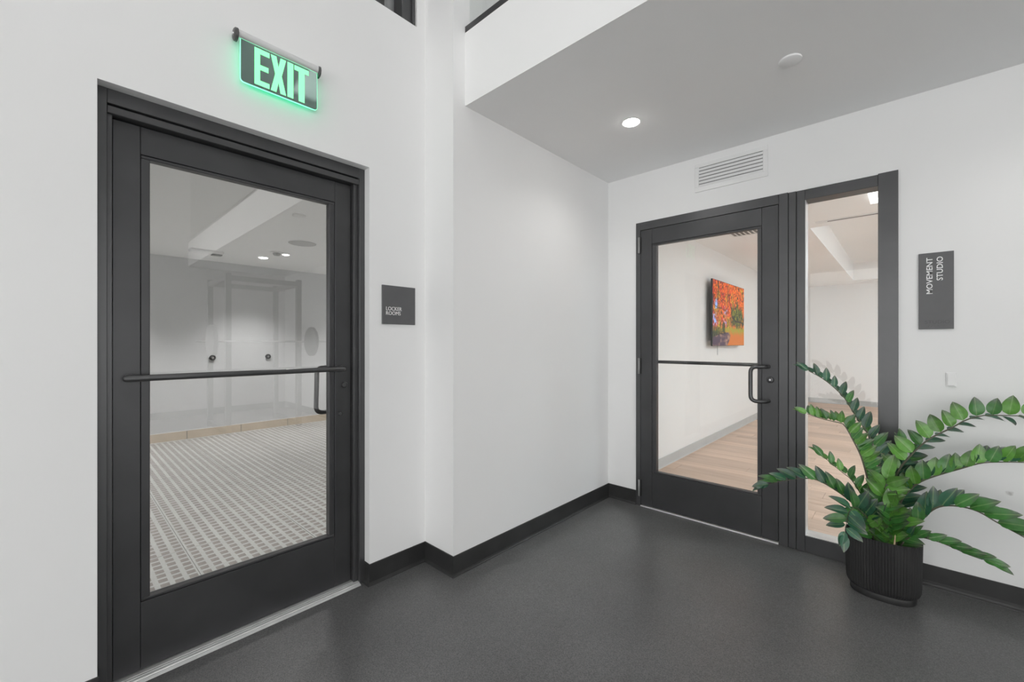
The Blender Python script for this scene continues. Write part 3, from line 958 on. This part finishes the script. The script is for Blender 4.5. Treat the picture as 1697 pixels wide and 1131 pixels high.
b.inputs['Emission Strength'].default_value = 1.0
link('screen', me, ms, tv, Matrix.Translation((VX, (VY0 + VY1) / 2, (VZ0 + VZ1) / 2)))
o = tube('power_cord', [(SX0 + .004, 5.98, 1.24), (SX0 + .004, 5.98, 1.12)], .004, 'greybase', tv, 8)

# ---------------------------------------------------------------- hall lights: unseen fill panels added overhead, then the soffit downlights
names = ['front left', 'front right', 'middle left', 'middle right', 'rear left', 'rear right']
for k, (x, y) in enumerate(((-.6, .3), (2.6, .3), (-.6, -1.4), (2.6, -1.4), (-.6, -3.0), (2.6, -3.0))):
    e = empty('led_panel', (x, y, ZT), names[k] + ' LED panel in the high ceiling of the hall', 'light', 'LED panels of the hall')
    box('housing', x - .63, x + .63, y - .33, y + .33, ZT - .04, ZT, 'white', e)
    box('diffuser', x - .6, x + .6, y - .3, y + .3, ZT - .046, ZT - .0401, 'panel', e)
    area_lamp(e, (x, y, ZT - .048), 1.2, .6, E_HALL, (1.0, .97, .965))
downlight(-1.21, 2.359, ZC, .045, 'lamp', 'lit round downlight in the low ceiling near the inner corner', 'downlights under the soffit', E_SPOT, 150)
downlight(.63, 2.359, ZC, .045, 'lamp', 'round downlight above the plant, second from the corner', 'downlights under the soffit', E_SPOT, 150)
downlight(2.47, 2.359, ZC, .045, 'lamp', 'round downlight furthest from the corner, mirrored in the corridor door', 'downlights under the soffit', E_SPOT, 150)
o = lathe('sprinkler_cover', [(0, -.012), (.042, -.011), (.046, -.008), (.047, -.003), (.044, -.0025), (.044, 0)], (-.395, 2.343, ZC), (0, 0, 1), 'ceil', None, 36)
props(o, 'round flat white cover plate on the low ceiling', 'sprinkler cover')

# ---------------------------------------------------------------- air vent over the studio door
v = empty('wall_vent', (-.877, YB, 2.358), 'white louvred air grille on the wall above the studio door', 'air vent')
vx0, vx1, vz0, vz1 = -1.106, -.648, 2.358, 2.560
sx0, sx1, sz0, sz1 = -1.080, -.677, 2.390, 2.530
box('frame_rail', vx0, vx1, YB - .008, YB, vz0, sz0, 'ventwhite', v, .0015)
box('frame_rail', vx0, vx1, YB - .008, YB, sz1, vz1, 'ventwhite', v, .0015)
box('frame_side', vx0, sx0, YB - .008, YB, sz0, sz1, 'ventwhite', v, .0015)
box('frame_side', sx1, vx1, YB - .008, YB, sz0, sz1, 'ventwhite', v, .0015)
box('duct', sx0, sx1, YB - .0015, YB - .0005, sz0, sz1, 'hinge', v)
for k in range(6):
    zc = sz0 + (k + .5) * (sz1 - sz0) / 6
    h = .0105
    bm = bmesh.new()
    prof = [(YB - .0075, zc - h), (YB - .0015, zc + h - .002), (YB - .0010, zc + h - .004), (YB - .0065, zc - h - .001)]
    a = [bm.verts.new((sx0, p[0], p[1])) for p in prof]
    b_ = [bm.verts.new((sx1, p[0], p[1])) for p in prof]
    for q in range(4):
        bm.faces.new((a[q], a[(q + 1) % 4], b_[(q + 1) % 4], b_[q]))
    bm.faces.new(a); bm.faces.new(b_[::-1])
    from_bm('louvre', bm, 'ventwhite', v)

# ---------------------------------------------------------------- signs
s1 = empty('room_sign', (XL, 1.3, 1.382), 'square charcoal wall sign reading LOCKER ROOMS', 'sign')
sp_ = XL + .009
box('panel', XL, sp_, 1.195, 1.403, 1.382, 1.594, 'sign', s1, .0008)
fit_text('lettering', 'LOCKER', .097, .0205, .0012, axes((sp_, 1.217, 1.4570), (0, 1, 0), (0, 0, 1), (1, 0, 0)), 'letter', s1)
fit_text('lettering', 'ROOMS', .090, .0205, .0012, axes((sp_, 1.217, 1.4325), (0, 1, 0), (0, 0, 1), (1, 0, 0)), 'letter', s1)
s2 = empty('room_sign', (.118, YB, 1.352), 'tall charcoal wall sign reading MOVEMENT STUDIO sideways', 'sign')
sy = YB - .010
box('panel', .053, .183, sy, YB, 1.352, 1.752, 'sign', s2, .0008)
fit_text('lettering', 'MOVEMENT', .190, .0235, .0012, axes((.1055, sy, 1.537), (0, 0, 1), (-1, 0, 0), (0, -1, 0)), 'letter', s2, .010)
fit_text('lettering', 'STUDIO', .123, .0235, .0012, axes((.1435, sy, 1.605), (0, 0, 1), (-1, 0, 0), (0, -1, 0)), 'letter', s2, .010)
fit_text('raised_lettering', 'STUDIO', .091, .0175, .0012, axes((.077, sy, 1.380), (1, 0, 0), (0, 0, 1), (0, -1, 0)), 'signdark', s2)
braille = {'s': '011100', 't': '011110', 'u': '100011', 'd': '110100', 'i': '011000', 'o': '110010'}
# cells: dots 1,2,3 left column and 4,5,6 right column
cells = ['011010', '011110', '101001', '100110', '010100', '101010']
bm = bmesh.new()
for k, c in enumerate(cells):
    for d in range(6):
        bits = {'011010': (2, 3, 4), '011110': (2, 3, 4, 5), '101001': (1, 3, 6), '100110': (1, 4, 5), '010100': (2, 4), '101010': (1, 3, 5)}[c]
        if d + 1 in bits:
            x = .090 + k * .0110 + (0.004 if d > 2 else 0)
            z = 1.372 - (d % 3) * .004
            bmesh.ops.create_icosphere(bm, subdivisions=1, radius=.0013, matrix=Matrix.Translation((x, sy, z)))
o = from_bm('braille_line', bm, 'signdark', s2)
o['kind'] = 'stuff'

pl = empty('wall_switch', (.1735, YB, 1.055), 'small white rectangular wall control right of the tall sign', 'wall switch')
box('plate', .154, .193, YB - .006, YB, 1.054, 1.128, 'white', pl, .002)
box('rocker', .159, .188, YB - .010, YB - .006, 1.060, 1.122, 'white', pl, .0015)

# exit sign: rod, end caps, edge-lit mirror panel with green letters
ex = empty('exit_sign', (XL, .68, 2.56), 'edge-lit green EXIT sign hung from a metal rod', 'exit sign')
rx, rz = XL + .036, 2.566
tube('rod', [(rx, .512, rz), (rx, .840, rz)], .0185, 'exitrod', ex, 24)
box('rod_mount', XL, rx, .530, .830, rz - .012, rz + .012, 'exitrod', ex, .002)
for a, b_ in ((.498, .514), (.838, .850)):
    cp = lathe('end_cap', [(0, 0), (.020, 0), (.026, .004), (.027, b_ - a - .002), (.022, b_ - a), (0, b_ - a)], (rx, a, rz - .006), (0, 1, 0), 'exitcap', ex, 12)
    lathe('screw', [(0, -.003), (.006, -.003), (.007, 0)], (rx, a, rz - .006), (0, 1, 0), 'chrome', cp, 10)
px_ = XL + .040
py0, py1, pz0, pz1 = .522, .836, 2.372, 2.552
def rounded(y0, y1, z0, z1, r):
    pts = [(y0, z1), ]
    for k in range(7):
        a = PI + k * (PI / 2) / 6
        pts.append((y0 + r + r * math.cos(a), z0 + r + r * math.sin(a)))
    for k in range(7):
        a = 1.5 * PI + k * (PI / 2) / 6
        pts.append((y1 - r + r * math.cos(a), z0 + r + r * math.sin(a)))
    pts.append((y1, z1))
    return pts
def slab(name, pts, x0, x1, m, parent):
    bm = bmesh.new()
    a = [bm.verts.new((x0, p[0], p[1])) for p in pts]
    b_ = [bm.verts.new((x1, p[0], p[1])) for p in pts]
    n = len(pts)
    for k in range(n):
        bm.faces.new((a[k], a[(k + 1) % n], b_[(k + 1) % n], b_[k]))
    bm.faces.new(a); bm.faces.new(b_[::-1])
    bm.normal_update()
    bmesh.ops.triangulate(bm, faces=[f for f in bm.faces if len(f.verts) > 4])
    return from_bm(name, bm, m, parent)
slab('mirror_panel', rounded(py0 + .001, py1 - .001, pz0 + .001, pz1, .013), px_ - .0026, px_ + .003, 'exitpanel', ex)
outer = rounded(py0, py1, pz0, pz1, .014)
inner = rounded(py0 + .0011, py1 - .0011, pz0 + .0011, pz1, .013)
bm = bmesh.new()
rings = [[bm.verts.new((xx, p[0], p[1])) for p in q] for xx, q in ((px_ - .0028, outer), (px_ + .0028, outer), (px_ + .0028, inner), (px_ - .0028, inner))]
for q in range(4):
    for k in range(len(outer) - 1):
        bm.faces.new((rings[q][k], rings[q][k + 1], rings[(q + 1) % 4][k + 1], rings[(q + 1) % 4][k]))
from_bm('lit_edge', bm, 'exitedge', ex)
box('lit_edge', px_ - .0035, px_ + .0036, py0 + .002, py1 - .002, pz1 - .003, pz1 - .001, 'exitedge', ex)
slab('back_glow', rounded(py0 + .004, py1 - .004, pz0 + .003, pz1, .012), px_ - .0032, px_ - .0027, 'exitback', ex)
lz0, lz1 = 2.384, 2.540
L = lz1 - lz0
lt = px_ + .003
def letter(polys):
    bm = bmesh.new()
    for pts in polys:
        a = [bm.verts.new((lt, p[0], p[1])) for p in pts]
        b_ = [bm.verts.new((lt + .0008, p[0], p[1])) for p in pts]
        n = len(pts)
        for k in range(n):
            bm.faces.new((a[k], a[(k + 1) % n], b_[(k + 1) % n], b_[k]))
        bm.faces.new(a); bm.faces.new(b_[::-1])
        bm.normal_update()
        bmesh.ops.triangulate(bm, faces=[f for f in bm.faces if len(f.verts) > 4])
    return from_bm('letter', bm, 'exitgreen', ex)
sw = .0215
y0, y1 = .574, .632
letter([[(y0, lz0), (y1, lz0), (y1, lz0 + sw), (y0 + sw, lz0 + sw), (y0 + sw, lz0 + L * .5 - sw * .5), (y1 - .004, lz0 + L * .5 - sw * .5), (y1 - .004, lz0 + L * .5 + sw * .5),
         (y0 + sw, lz0 + L * .5 + sw * .5), (y0 + sw, lz1 - sw), (y1, lz1 - sw), (y1, lz1), (y0, lz1)]])
y0, y1 = .637, .699
ym, zm, q = (y0 + y1) / 2, (lz0 + lz1) / 2, .0225
letter([[(y0, lz0), (y0 + q, lz0), (ym, zm - .034), (y1 - q, lz0), (y1, lz0), (ym + .0135, zm), (y1, lz1), (y1 - q, lz1), (ym, zm + .034), (y0 + q, lz1), (y0, lz1), (ym - .0135, zm)]])
letter([[(.705, lz0), (.730, lz0), (.730, lz1), (.705, lz1)]])
y0, y1 = .7345, .797
ym = (y0 + y1) / 2
letter([[(ym - .013, lz0), (ym + .013, lz0), (ym + .013, lz1 - sw), (y1, lz1 - sw), (y1, lz1), (y0, lz1), (y0, lz1 - sw), (ym - .013, lz1 - sw)]])

# ---------------------------------------------------------------- potted plant
pp = empty('potted_plant', (-.085, 2.872, 0), 'leafy green plant with long arching stems in a ribbed black oval planter', 'potted plant')
pcx, pcy, pa, pb_, pn = -.085, 2.872, .150, .112, 2.35
NR = 72
def sup(t, a, b, n):
    c, s = math.cos(t), math.sin(t)
    return (math.copysign(abs(c) ** (2 / n), c) * a, math.copysign(abs(s) ** (2 / n), s) * b)
# even spacing round the oval
fine = [sup(2 * PI * k / 4000, 1, pb_ / pa, pn) for k in range(4001)]
acc = [0]
for p, q in zip(fine, fine[1:]):
    acc.append(acc[-1] + math.hypot(q[0] - p[0], q[1] - p[1]))
def ring_pts(n):
    out, j = [], 0
    for k in range(n):
        s = acc[-1] * k / n
        while acc[j + 1] < s: j += 1
        out.append(fine[j])
    return out
SEG = NR * 4
base_ring = ring_pts(SEG)
bm = bmesh.new()
def pring(scale, z, flute):
    vs = []
    for k, (x, y) in enumerate(base_ring):
        r = 1.0 - (flute if k % 4 in (0, 3) else 0.0)
        vs.append(bm.verts.new((pcx + x * pa * scale * r, pcy + y * pa * scale * r, z)))
    return vs
levels = [(.80, .030, 0), (.86, .032, .010), (.925, .041, .026), (.965, .056, .034), (.978, .080, .034), (1.0, .285, .034), (1.0, .296, .018), (.996, .300, 0), (.970, .300, 0), (.962, .290, 0), (.945, .20, 0)]
rs = [pring(*l) for l in levels]
for a, b_ in zip(rs, rs[1:]):
    for k in range(SEG):
        bm.faces.new((a[k], a[(k + 1) % SEG], b_[(k + 1) % SEG], b_[k]))
bm.faces.new(rs[0][::-1]); bm.faces.new(rs[-1])
plo = from_bm('planter', bm, 'planter', pp, smooth=True)
bm = bmesh.new()
rr = ring_pts(96)
def r2(scale, z): return [bm.verts.new((pcx + x * pa * scale, pcy + y * pa * scale, z)) for x, y in rr]
q_ = [r2(.84, 0), r2(.855, .003), r2(.855, .026), r2(.83, .031)]
for a, b_ in zip(q_, q_[1:]):
    for k in range(96):
        bm.faces.new((a[k], a[(k + 1) % 96], b_[(k + 1) % 96], b_[k]))
bm.faces.new(q_[0][::-1]); bm.faces.new(q_[-1])
from_bm('foot', bm, 'planter', plo, smooth=True)
bm = bmesh.new()
cv = bm.verts.new((pcx, pcy, .262))
ra_ = [bm.verts.new((pcx + x * pa * .5, pcy + y * pa * .5, .258 + random.uniform(-.004, .004))) for x, y in rr]
rb_ = [bm.verts.new((pcx + x * pa * .955, pcy + y * pa * .955, .246 + random.uniform(-.004, .004))) for x, y in rr]
for k in range(96):
    bm.faces.new((cv, ra_[k], ra_[(k + 1) % 96]))
    bm.faces.new((ra_[k], rb_[k], rb_[(k + 1) % 96], ra_[(k + 1) % 96]))
from_bm('soil', bm, 'soil', pp, smooth=True)
tube('dry_stalk', [(-.040, 2.782, .262), (-.038, 2.780, .300), (-.035, 2.778, .345)], [.003, .004, .0015], 'straw', pp, 8)

# one blade per shape, shared by the leaves: unit length along x, width along y
def leaf_mesh(name, wid, fold, curl, m, pointy):
    nx, ny = 9, 4
    verts, faces = [], []
    for i in range(nx + 1):
        t = i / nx
        wdt = wid * .5 * (math.sin(PI * t ** .78) ** .72) * (1 - .10 * pointy * t)
        if i == 0: wdt = wid * .03
        if i == nx: wdt = .0
        for j in range(-ny // 2, ny // 2 + 1):
            s = j / (ny / 2)
            verts.append((t, s * wdt, abs(s) * wdt * fold - curl * t * t + .012 * math.sin(t * 9 + s)))
    row = ny + 1
    for i in range(nx):
        for j in range(ny):
            a = i * row + j
            faces.append((a, a + row, a + row + 1, a + 1))
    me = bpy.data.meshes.new(name)
    me.from_pydata(verts, [], faces)
    for p in me.polygons: p.use_smooth = True
    me.materials.append(M[m])
    return me
LM = {}
for m_ in ('leafA', 'leafB', 'leafC'):
    for sh, (wd, fo, cu, po) in {'broad': (.64, .34, .10, .3), 'mid': (.50, .40, .14, .8), 'slim': (.38, .45, .16, 1.0)}.items():
        LM[m_, sh] = leaf_mesh('leaf', wd, fo, cu, m_, po)

STEMS = {
  'S1': [(-0.086,2.880,0.257), (-0.082,2.900,0.436), (-0.087,2.920,0.586), (-0.116,2.940,0.718), (-0.156,2.950,0.816), (-0.200,2.960,0.888), (-0.241,2.960,0.969), (-0.284,2.960,1.023), (-0.345,2.950,1.080), (-0.406,2.940,1.119)],
  'S2': [(-0.102,2.860,0.255), (-0.120,2.850,0.409), (-0.136,2.840,0.547), (-0.164,2.830,0.684), (-0.202,2.820,0.782), (-0.237,2.820,0.850), (-0.269,2.810,0.860), (-0.333,2.800,0.873), (-0.391,2.790,0.893)],
  'S3': [(-0.102,2.880,0.255), (-0.121,2.870,0.366), (-0.161,2.860,0.471), (-0.205,2.850,0.555), (-0.246,2.840,0.593), (-0.290,2.840,0.629), (-0.327,2.840,0.661)],
  'S4': [(-0.113,2.860,0.255), (-0.141,2.840,0.376), (-0.195,2.820,0.442), (-0.256,2.800,0.495), (-0.337,2.770,0.544), (-0.399,2.750,0.548), (-0.485,2.720,0.523), (-0.553,2.700,0.493)],
  'S5': [(-0.076,2.860,0.255), (-0.112,2.820,0.344), (-0.152,2.780,0.412), (-0.182,2.730,0.452), (-0.202,2.680,0.443), (-0.209,2.650,0.408), (-0.216,2.630,0.359)],
  'S6': [(-0.056,2.900,0.255), (-0.047,2.900,0.445), (-0.034,2.910,0.584), (-0.019,2.910,0.643), (0.027,2.920,0.724), (0.068,2.920,0.784), (0.106,2.930,0.823), (0.170,2.930,0.876), (0.200,2.930,0.906), (0.245,2.940,0.933), (0.287,2.940,0.944), (0.389,2.940,0.952), (0.445,2.940,0.941)],
  'S7': [(-0.049,2.870,0.258), (-0.031,2.880,0.388), (-0.013,2.880,0.492), (0.024,2.890,0.558), (0.064,2.890,0.605), (0.124,2.900,0.645), (0.192,2.900,0.687), (0.248,2.900,0.721), (0.294,2.900,0.737), (0.384,2.900,0.753), (0.447,2.900,0.752)],
  'S8': [(-0.045,2.850,0.256), (-0.006,2.850,0.333), (0.022,2.840,0.374), (0.058,2.830,0.433), (0.097,2.820,0.492), (0.134,2.810,0.522), (0.187,2.800,0.535), (0.239,2.790,0.529), (0.289,2.780,0.502), (0.335,2.770,0.479), (0.365,2.760,0.465), (0.405,2.760,0.435)],
  'S9': [(-0.022,2.840,0.252), (-0.013,2.820,0.288), (0.000,2.820,0.316), (0.027,2.810,0.346), (0.065,2.800,0.355), (0.119,2.790,0.354), (0.165,2.780,0.345), (0.204,2.770,0.335), (0.248,2.760,0.330)],
  'S10': [(-0.094,2.850,0.258), (-0.098,2.830,0.391), (-0.082,2.820,0.504), (-0.066,2.820,0.598)],
  'S11': [(-0.066,2.840,0.258), (-0.057,2.810,0.379), (-0.048,2.800,0.459)],
  'S12': [(-0.045,2.900,0.256), (-0.022,2.930,0.443), (-0.004,2.950,0.581), (0.008,2.960,0.675), (-0.004,2.970,0.739)],
  'S13': [(-0.035,2.850,0.256), (-0.022,2.830,0.353), (-0.026,2.820,0.408)],
  'S14': [(-0.112,2.835,0.256), (-0.129,2.805,0.336), (-0.148,2.790,0.383)],
}
CAMP = Vector((0, 0, 1.28))
def spline(pts, n):
    """Catmull-Rom through pts, n even samples"""
    P = [Vector(p) for p in pts]
    P = [P[0] * 2 - P[1]] + P + [P[-1] * 2 - P[-2]]
    out = []
    for i in range(1, len(P) - 2):
        for k in range(12):
            t = k / 12
            a, b, c, d = P[i - 1], P[i], P[i + 1], P[i + 2]
            out.append(.5 * ((2 * b) + (c - a) * t + (2 * a - 5 * b + 4 * c - d) * t * t + (3 * b - a - 3 * c + d) * t ** 3))
    out.append(P[-2])
    L = [0]
    for a, b in zip(out, out[1:]): L.append(L[-1] + (b - a).length)
    res, j = [], 0
    for k in range(n):
        s = L[-1] * k / (n - 1)
        while j < len(L) - 2 and L[j + 1] < s: j += 1
        f = (s - L[j]) / max(1e-9, L[j + 1] - L[j])
        res.append(out[j].lerp(out[j + 1], min(1, f)))
    return res, L[-1]

# per stem: where leaves start, spacing, leaf length, shape, tones, leaf habit of the two rows (along, out, sideways)
UPA, UPB = (.55, .95, .25), (.55, .75, -.65)
CFG = {
  'S1': (.34, .047, (.098, .066), 'mid', 'CCCB', +1, (.75, .80, .1), (.8, .25, -.75)),
  'S2': (.22, .030, (.100, .062), 'mid', 'ABAB', +1, (.50, .95, .25), (.55, .85, -.35)),
  'S3': (.38, .050, (.084, .066), 'mid', 'BBA', +1, (.8, .85, .1), (.85, .2, -.6)),
  'S4': (.36, .044, (.095, .095), 'mid', 'BCB', +1, (.85, .62, .25), (.9, .45, -.4)),
  'S5': (.34, .030, (.115, .085), 'mid', 'CCB', 0, (.40, .95, .25), (.40, -.95, .25)),
  'S6': (.34, .047, (.094, .082), 'broad', 'AABA', +1, (.30, 1.0, .15), (.65, -.45, -.55)),
  'S7': (.32, .040, (.095, .086), 'broad', 'ABBA', +1, (.70, .85, .25), (.75, .75, -.35)),
  'S8': (.22, .042, (.105, .125), 'mid', 'BCB', +1, (.95, .66, .25), (.95, .45, -.40)),
  'S9': (.28, .034, (.075, .080), 'mid', 'BBC', +1, (.95, .50, .30), (1.0, .30, -.25)),
  'S10': (.12, .040, (.110, .105), 'mid', 'AAB', 0, (.55, .75, .55), (.55, -.75, .45)),
  'S11': (.15, .034, (.100, .095), 'broad', 'ABA', 0, (.35, .65, .75), (.45, -.65, .6)),
  'S12': (.35, .036, (.095, .080), 'mid', 'CBC', 0, (.55, .80, .4), (.55, -.80, .3)),
  'S13': (.05, .034, (.105, .100), 'mid', 'ABA', 0, (.25, .70, .55), (.25, -.80, .5)),
  'S14': (.05, .034, (.095, .085), 'broad', 'BAB', 0, (.25, .80, .55), (.30, -.75, .5)),
}
rnd = random.Random(11)
for key, pts in STEMS.items():
    f0, gap, (l0, l1), shape, tones, side, ra, rb = CFG[key]
    cp, LN = spline(pts, 40)
    th = .0062 if LN > .5 else .0042
    st = tube('stem', cp, [th * (1 - .72 * k / 39) for k in range(40)], 'stem', pp, 8)
    n = max(3, int(LN * (1 - f0) / gap))
    for i in range(n + 1):
        f = f0 + (1 - f0) * i / n
        p_i = min(38, int(f * 39))
        p = cp[p_i].lerp(cp[p_i + 1], f * 39 - p_i)
        t = (cp[min(39, p_i + 2)] - cp[max(0, p_i - 1)]).normalized()
        V = (CAMP - p).normalized()
        nrm = t.cross(V)
        if nrm.length < .25: nrm = Vector((-.7, 0, .7))
        nrm.normalize()
        if side == +1 and nrm.z < 0: nrm.negate()
        if side == 0 and nrm.x > 0: nrm.negate()
        for rowk, hb in enumerate((ra, rb)):
            if i == n and rowk == 1: hb = (1.2, -.12, .2)
            if i == n and rowk == 0: hb = (1.2, .18, .1)
            jit = lambda s: rnd.uniform(-s, s)
            d = t * (hb[0] + jit(.12)) + nrm * (hb[1] + jit(.10)) + V * (hb[2] + jit(.15)) + Vector((0, 0, .05))
            d.normalize()
            face = V * .75 + Vector((0, 0, .45)) + nrm * jit(.35) + t * jit(.3)
            if rowk == 1 and side == 1: face = V * .35 + Vector((0, 0, .8)) + t * jit(.5)
            z = (face - d * face.dot(d)).normalized()
            yv = z.cross(d)
            ln = (l0 + (l1 - l0) * (i / n)) * rnd.uniform(.88, 1.1)
            if rowk == 1 and side == 1: ln *= .86
            base = p + (d * .004) + t * (gap * .5 * rowk)
            tone = 'leaf' + tones[rnd.randrange(len(tones))]
            if key in ('S6', 'S7') and rowk == 1: tone = 'leafC'
            wld = axes(base, d * ln, yv * ln, z * ln)
            tip = base + d * ln
            if tip.y > YB - .03 or (tip.z < .255): continue
            link('leaf', LM[tone, shape], None, st, wld)

# ---------------------------------------------------------------- training rack seen mirrored in the corridor door
rk = empty('power_rack', (3.0, 1.95, 0), 'dark steel training rack standing under the soffit, mirrored in the door glass', 'power rack')
for (x, y) in ((2.5, 1.62), (2.5, 2.55), (3.5, 1.62), (3.5, 2.55)):
    box('upright', x - .035, x + .035, y - .035, y + .035, 0, 2.25, 'steel', rk, .004)
for x in (2.5, 3.5):
    box('cross_beam', x - .03, x + .03, 1.655, 2.515, 2.15, 2.22, 'steel', rk, .004)
for y in (1.62, 2.55):
    box('top_beam', 2.535, 3.465, y - .03, y + .03, 2.15, 2.22, 'steel', rk, .004)
    box('foot_beam', 2.535, 3.465, y - .03, y + .03, .02, .09, 'steel', rk, .004)
tube('barbell', [(2.44, 1.25, 1.30), (2.44, 2.95, 1.30)], .014, 'chrome', rk, 12)
for y in (1.42, 2.72):
    lathe('weight_plate', [(.02, -.03), (.21, -.03), (.225, -.02), (.225, .02), (.21, .03), (.02, .03)], (2.44, y, 1.30), (0, 1, 0), 'iron', rk, 32)
    box('bar_hook', 2.43, 2.47, 1.60 if y < 2 else 2.53, 1.64 if y < 2 else 2.57, 1.22, 1.285, 'steel', rk, .003)
